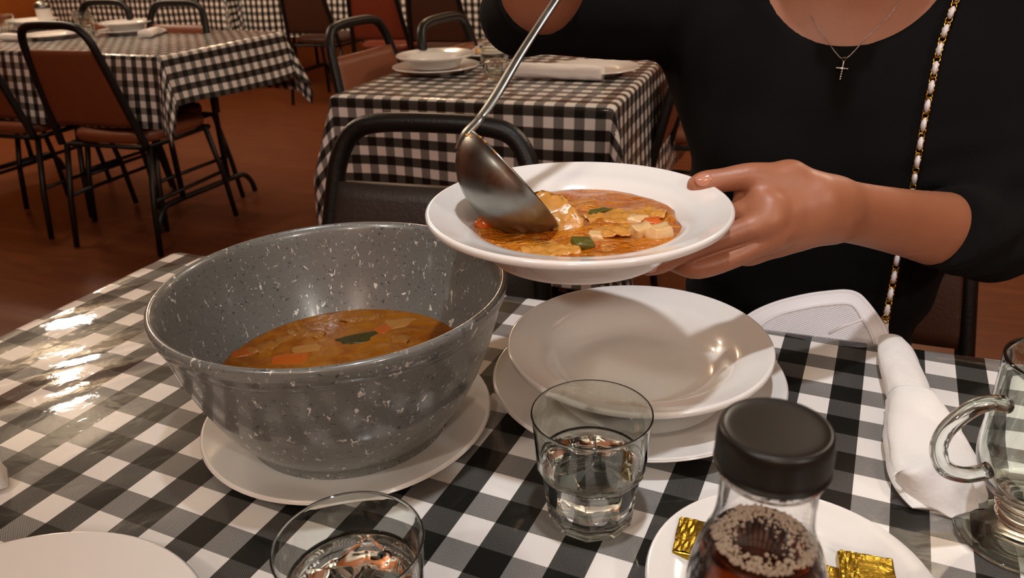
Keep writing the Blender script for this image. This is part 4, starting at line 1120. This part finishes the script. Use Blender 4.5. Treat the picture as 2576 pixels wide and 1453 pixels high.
# the white leather shows between groups of links
L = [0]
for a, b in zip(sp1, sp1[1:]): L.append(L[-1] + (b - a).length)
def at_len(d):
    k = 0
    while k < len(L) - 2 and L[k + 1] < d: k += 1
    return sp1[k].lerp(sp1[k + 1], min(1, (d - L[k]) / (L[k + 1] - L[k])))
s = Shape(); pit = .0178; n = int((L[-1] - .01) / pit)
for i in range(n):
    d0 = .008 + i * pit
    pts = [at_len(d0 + pit * .66 * k / 6) - Vector(ray(2300, 450)).normalized() * (.0030 * math.sin(PI * k / 6)) for k in range(7)]
    s.add(*tube(pts, [.0016, .0027, .0032, .0033, .0032, .0027, .0016], 10, flat=.7, up=(1, 0, 0)))
props(s.obj('strap_leather', M_LEATHER, strap_o), 'white leather ribbon woven through the gold chain')

# ------------------------------------------------------------------ place settings on the other tables
TP = .7515
def bg_dish(me, name, px, py, lab, zoff=0.0, group='crockery on the other tables'):
    p = U(px, py, TP + zoff + (.03 if me is ME_SOUP else .015)); return dish(me, name, lab, 'plate', p.x, p.y, TP + zoff, group)
def bg_set(px, py, a, b):
    p = U(px, py, TP + .045)
    dish(ME_PLATE, 'dinner_plate', b, 'plate', p.x, p.y, TP, 'crockery on the other tables')
    dish(ME_SOUP, 'soup_plate', a, 'plate', p.x, p.y, TP + .0150, 'crockery on the other tables')
def on_left(a, b): return l_c + l_u * a + l_v * b
def bg_glass(px, py, lab):
    p = U(px, py, TP) if px > 5 else on_left(px, py); dish(ME_GLASS, 'tumbler', lab, 'glass', p.x, p.y, TP, 'tumblers on the other tables')
def bg_napkin(a, b, lab, w=.018, h=.015, end=None):
    A, B = U(*a, TP), U(*b, TP)
    n = thing('napkin_roll', lab, 'napkin', A.to_tuple(), 0, 'napkins on the other tables')
    A.z = B.z = TP + .0012
    d = B - A
    s = napkin_roll([(A, w * .9, h * .9), (A + d * .1, w, h), (A + d * .4, w * 1.06, h), (A + d * .7, w * .98, h), (A + d * .93, w * .95, h * .95), (B, w * .9, h * .9)] if end is None else [(A, w, h), (A + d * .4, w, h), (A + d * .7, w * end, h), (B, w * end * 1.1, h * .5)], 'n', '')
    keep(s.obj('napkin', M_PAPER), n)
# middle table
bg_set(1095, 140, 'soup plate near the left front corner of the middle table', 'dinner plate under the soup plate at the left front of the middle table')
bg_glass(1246, 196, 'glass tumbler behind the ladle handle on the middle table')
bg_napkin((1296, 194), (1516, 203), 'white rolled napkin along the front of the middle table', .021, .019)
bg_dish(ME_PLATE, 'dinner_plate', 1492, 170, 'dinner plate behind the white rolled napkin on the middle table')
bg_dish(ME_PLATE, 'dinner_plate', 1230, 128, 'white plate with a yellow pat behind the tumbler on the middle table')
p = U(1205, 124, TP + .02)
chunk('butter_pat', 'small yellow pat on the plate behind the tumbler on the middle table', 'butter', food('yellow_butter', 'd6a545', 'c9983c'), (p.x, p.y, TP + .017), (.024, .020, .012), .3, 0)
bg_dish(ME_PLATE, 'dinner_plate', 1330, 105, 'plate at the far left of the middle table under the woman\'s raised elbow')
# left table
bg_set(316, 57, 'soup plate catching a bright glint on the left table', 'dinner plate under the glinting soup plate on the left table')
bg_napkin((366, 96), (432, 76), 'white napkin with one opened fold near the right end of the left table', .030, .016, .6)
bg_dish(ME_PLATE, 'dinner_plate', 130, 86, 'dinner plate seen through the loop of the brown chair')
bg_napkin((178, 94), (206, 84), 'short napkin roll seen through the loop of the brown chair', .018, .014)
bg_glass(222, 92, 'tumbler at the right inside the loop of the brown chair')
bg_set(80, 52, 'soup plate on the far side of the left table, left of the chair loop', 'dinner plate on the far side of the left table, left of the chair loop')
bg_glass(22, 86, 'tumbler at the left border of the picture on the left table')
bg_napkin((8, 102), (62, 104), 'white napkin roll at the left border on the left table', .018, .015)
bg_glass(-1.08, .60, 'tumbler standing before the far side chair on the left table')
p = on_left(-1.33, .60)
cad = thing('sugar_jar', 'white jar with a shiny domed chrome lid on the left table', 'jar', (p.x, p.y, TP))
s = Shape(); s.add(*lathe(smooth_prof([(0, 0), (.030, 0), (.034, .004), (.035, .03), (.034, .092), (.030, .098), (0, .098)], 3), 40)); s.obj('jar_body', M_CHINA, cad)
s = Shape(); s.add(*lathe(smooth_prof([(.0345, .097), (.0365, .100), (.036, .112), (.028, .124), (.012, .130), (.0, .131)], 3), 40)); s.obj('lid', M_STEEL, cad)

# ------------------------------------------------------------------ light
def lamp(name, loc, watts, col, radius, kind='POINT'):
    l = bpy.data.lights.new(name, kind); l.energy = watts; l.color = col; l.shadow_soft_size = radius
    o = bpy.data.objects.new(name, l); COL.objects.link(o); o.location = loc; return o
WARM = (1.0, .70, .45); NEUT = (1.0, .93, .86)
key = lamp('ceiling_spot', (.08, .27, 2.52), 74, (.94, .96, 1), .035, 'SPOT')
key.data.spot_size = math.radians(40); key.data.spot_blend = 1.0
key.rotation_euler = (Vector((.17, .66, .85)) - key.location).to_track_quat('-Z', 'Y').to_euler()
lamp('ceiling_or_fill_lamp', (1.6, -1.8, 2.4), 68, (1, .95, .88), .1)  # added front fill from the right, lifts the shaded soup plate and the skin
lamp('ceiling_or_fill_lamp', (-1.15, -.75, 2.45), 38, (1, .93, .84), .08)  # unseen fill added at the front left to brighten the left of the cloth
lamp('ceiling_or_fill_lamp', (-.4, -2.1, 2.4), 40, (1, .93, .84), .1)  # fill added behind the camera, reaches in under the held plate
lamp('ceiling_or_fill_lamp', (1.75, 2.1, 2.5), 60, (1, .87, .72), .06)
lamp('ceiling_or_fill_lamp', (-2.15, 3.3, 2.45), 34, (1, .84, .68), .10)
lamp('ceiling_or_fill_lamp', (-3.1, 4.7, 2.5), 60, (1, .80, .60), .09)
lamp('ceiling_or_fill_lamp', (-.6, 5.0, 2.5), 50, WARM, .08)
lamp('ceiling_or_fill_lamp', (2.6, 4.6, 2.5), 30, WARM, .08)
lamp('ceiling_or_fill_lamp', (-3.6, 5.6, 2.5), 30, WARM, .08)
w = bpy.data.worlds.new('world'); SC.world = w; w.use_nodes = True
w.node_tree.nodes['Background'].inputs[0].default_value = (.30, .20, .13, 1); w.node_tree.nodes['Background'].inputs[1].default_value = .08
SC.view_settings.view_transform = 'Standard'; SC.view_settings.look = 'None'; SC.view_settings.gamma = 1.0; SC.view_settings.exposure = -0.12
cy = SC.cycles
cy.max_bounces = 14; cy.transmission_bounces = 14; cy.transparent_max_bounces = 16; cy.diffuse_bounces = 4; cy.glossy_bounces = 6
cy.caustics_reflective = False; cy.caustics_refractive = True; cy.blur_glossy = .6; cy.sample_clamp_indirect = 4.0
cy.use_denoising = True
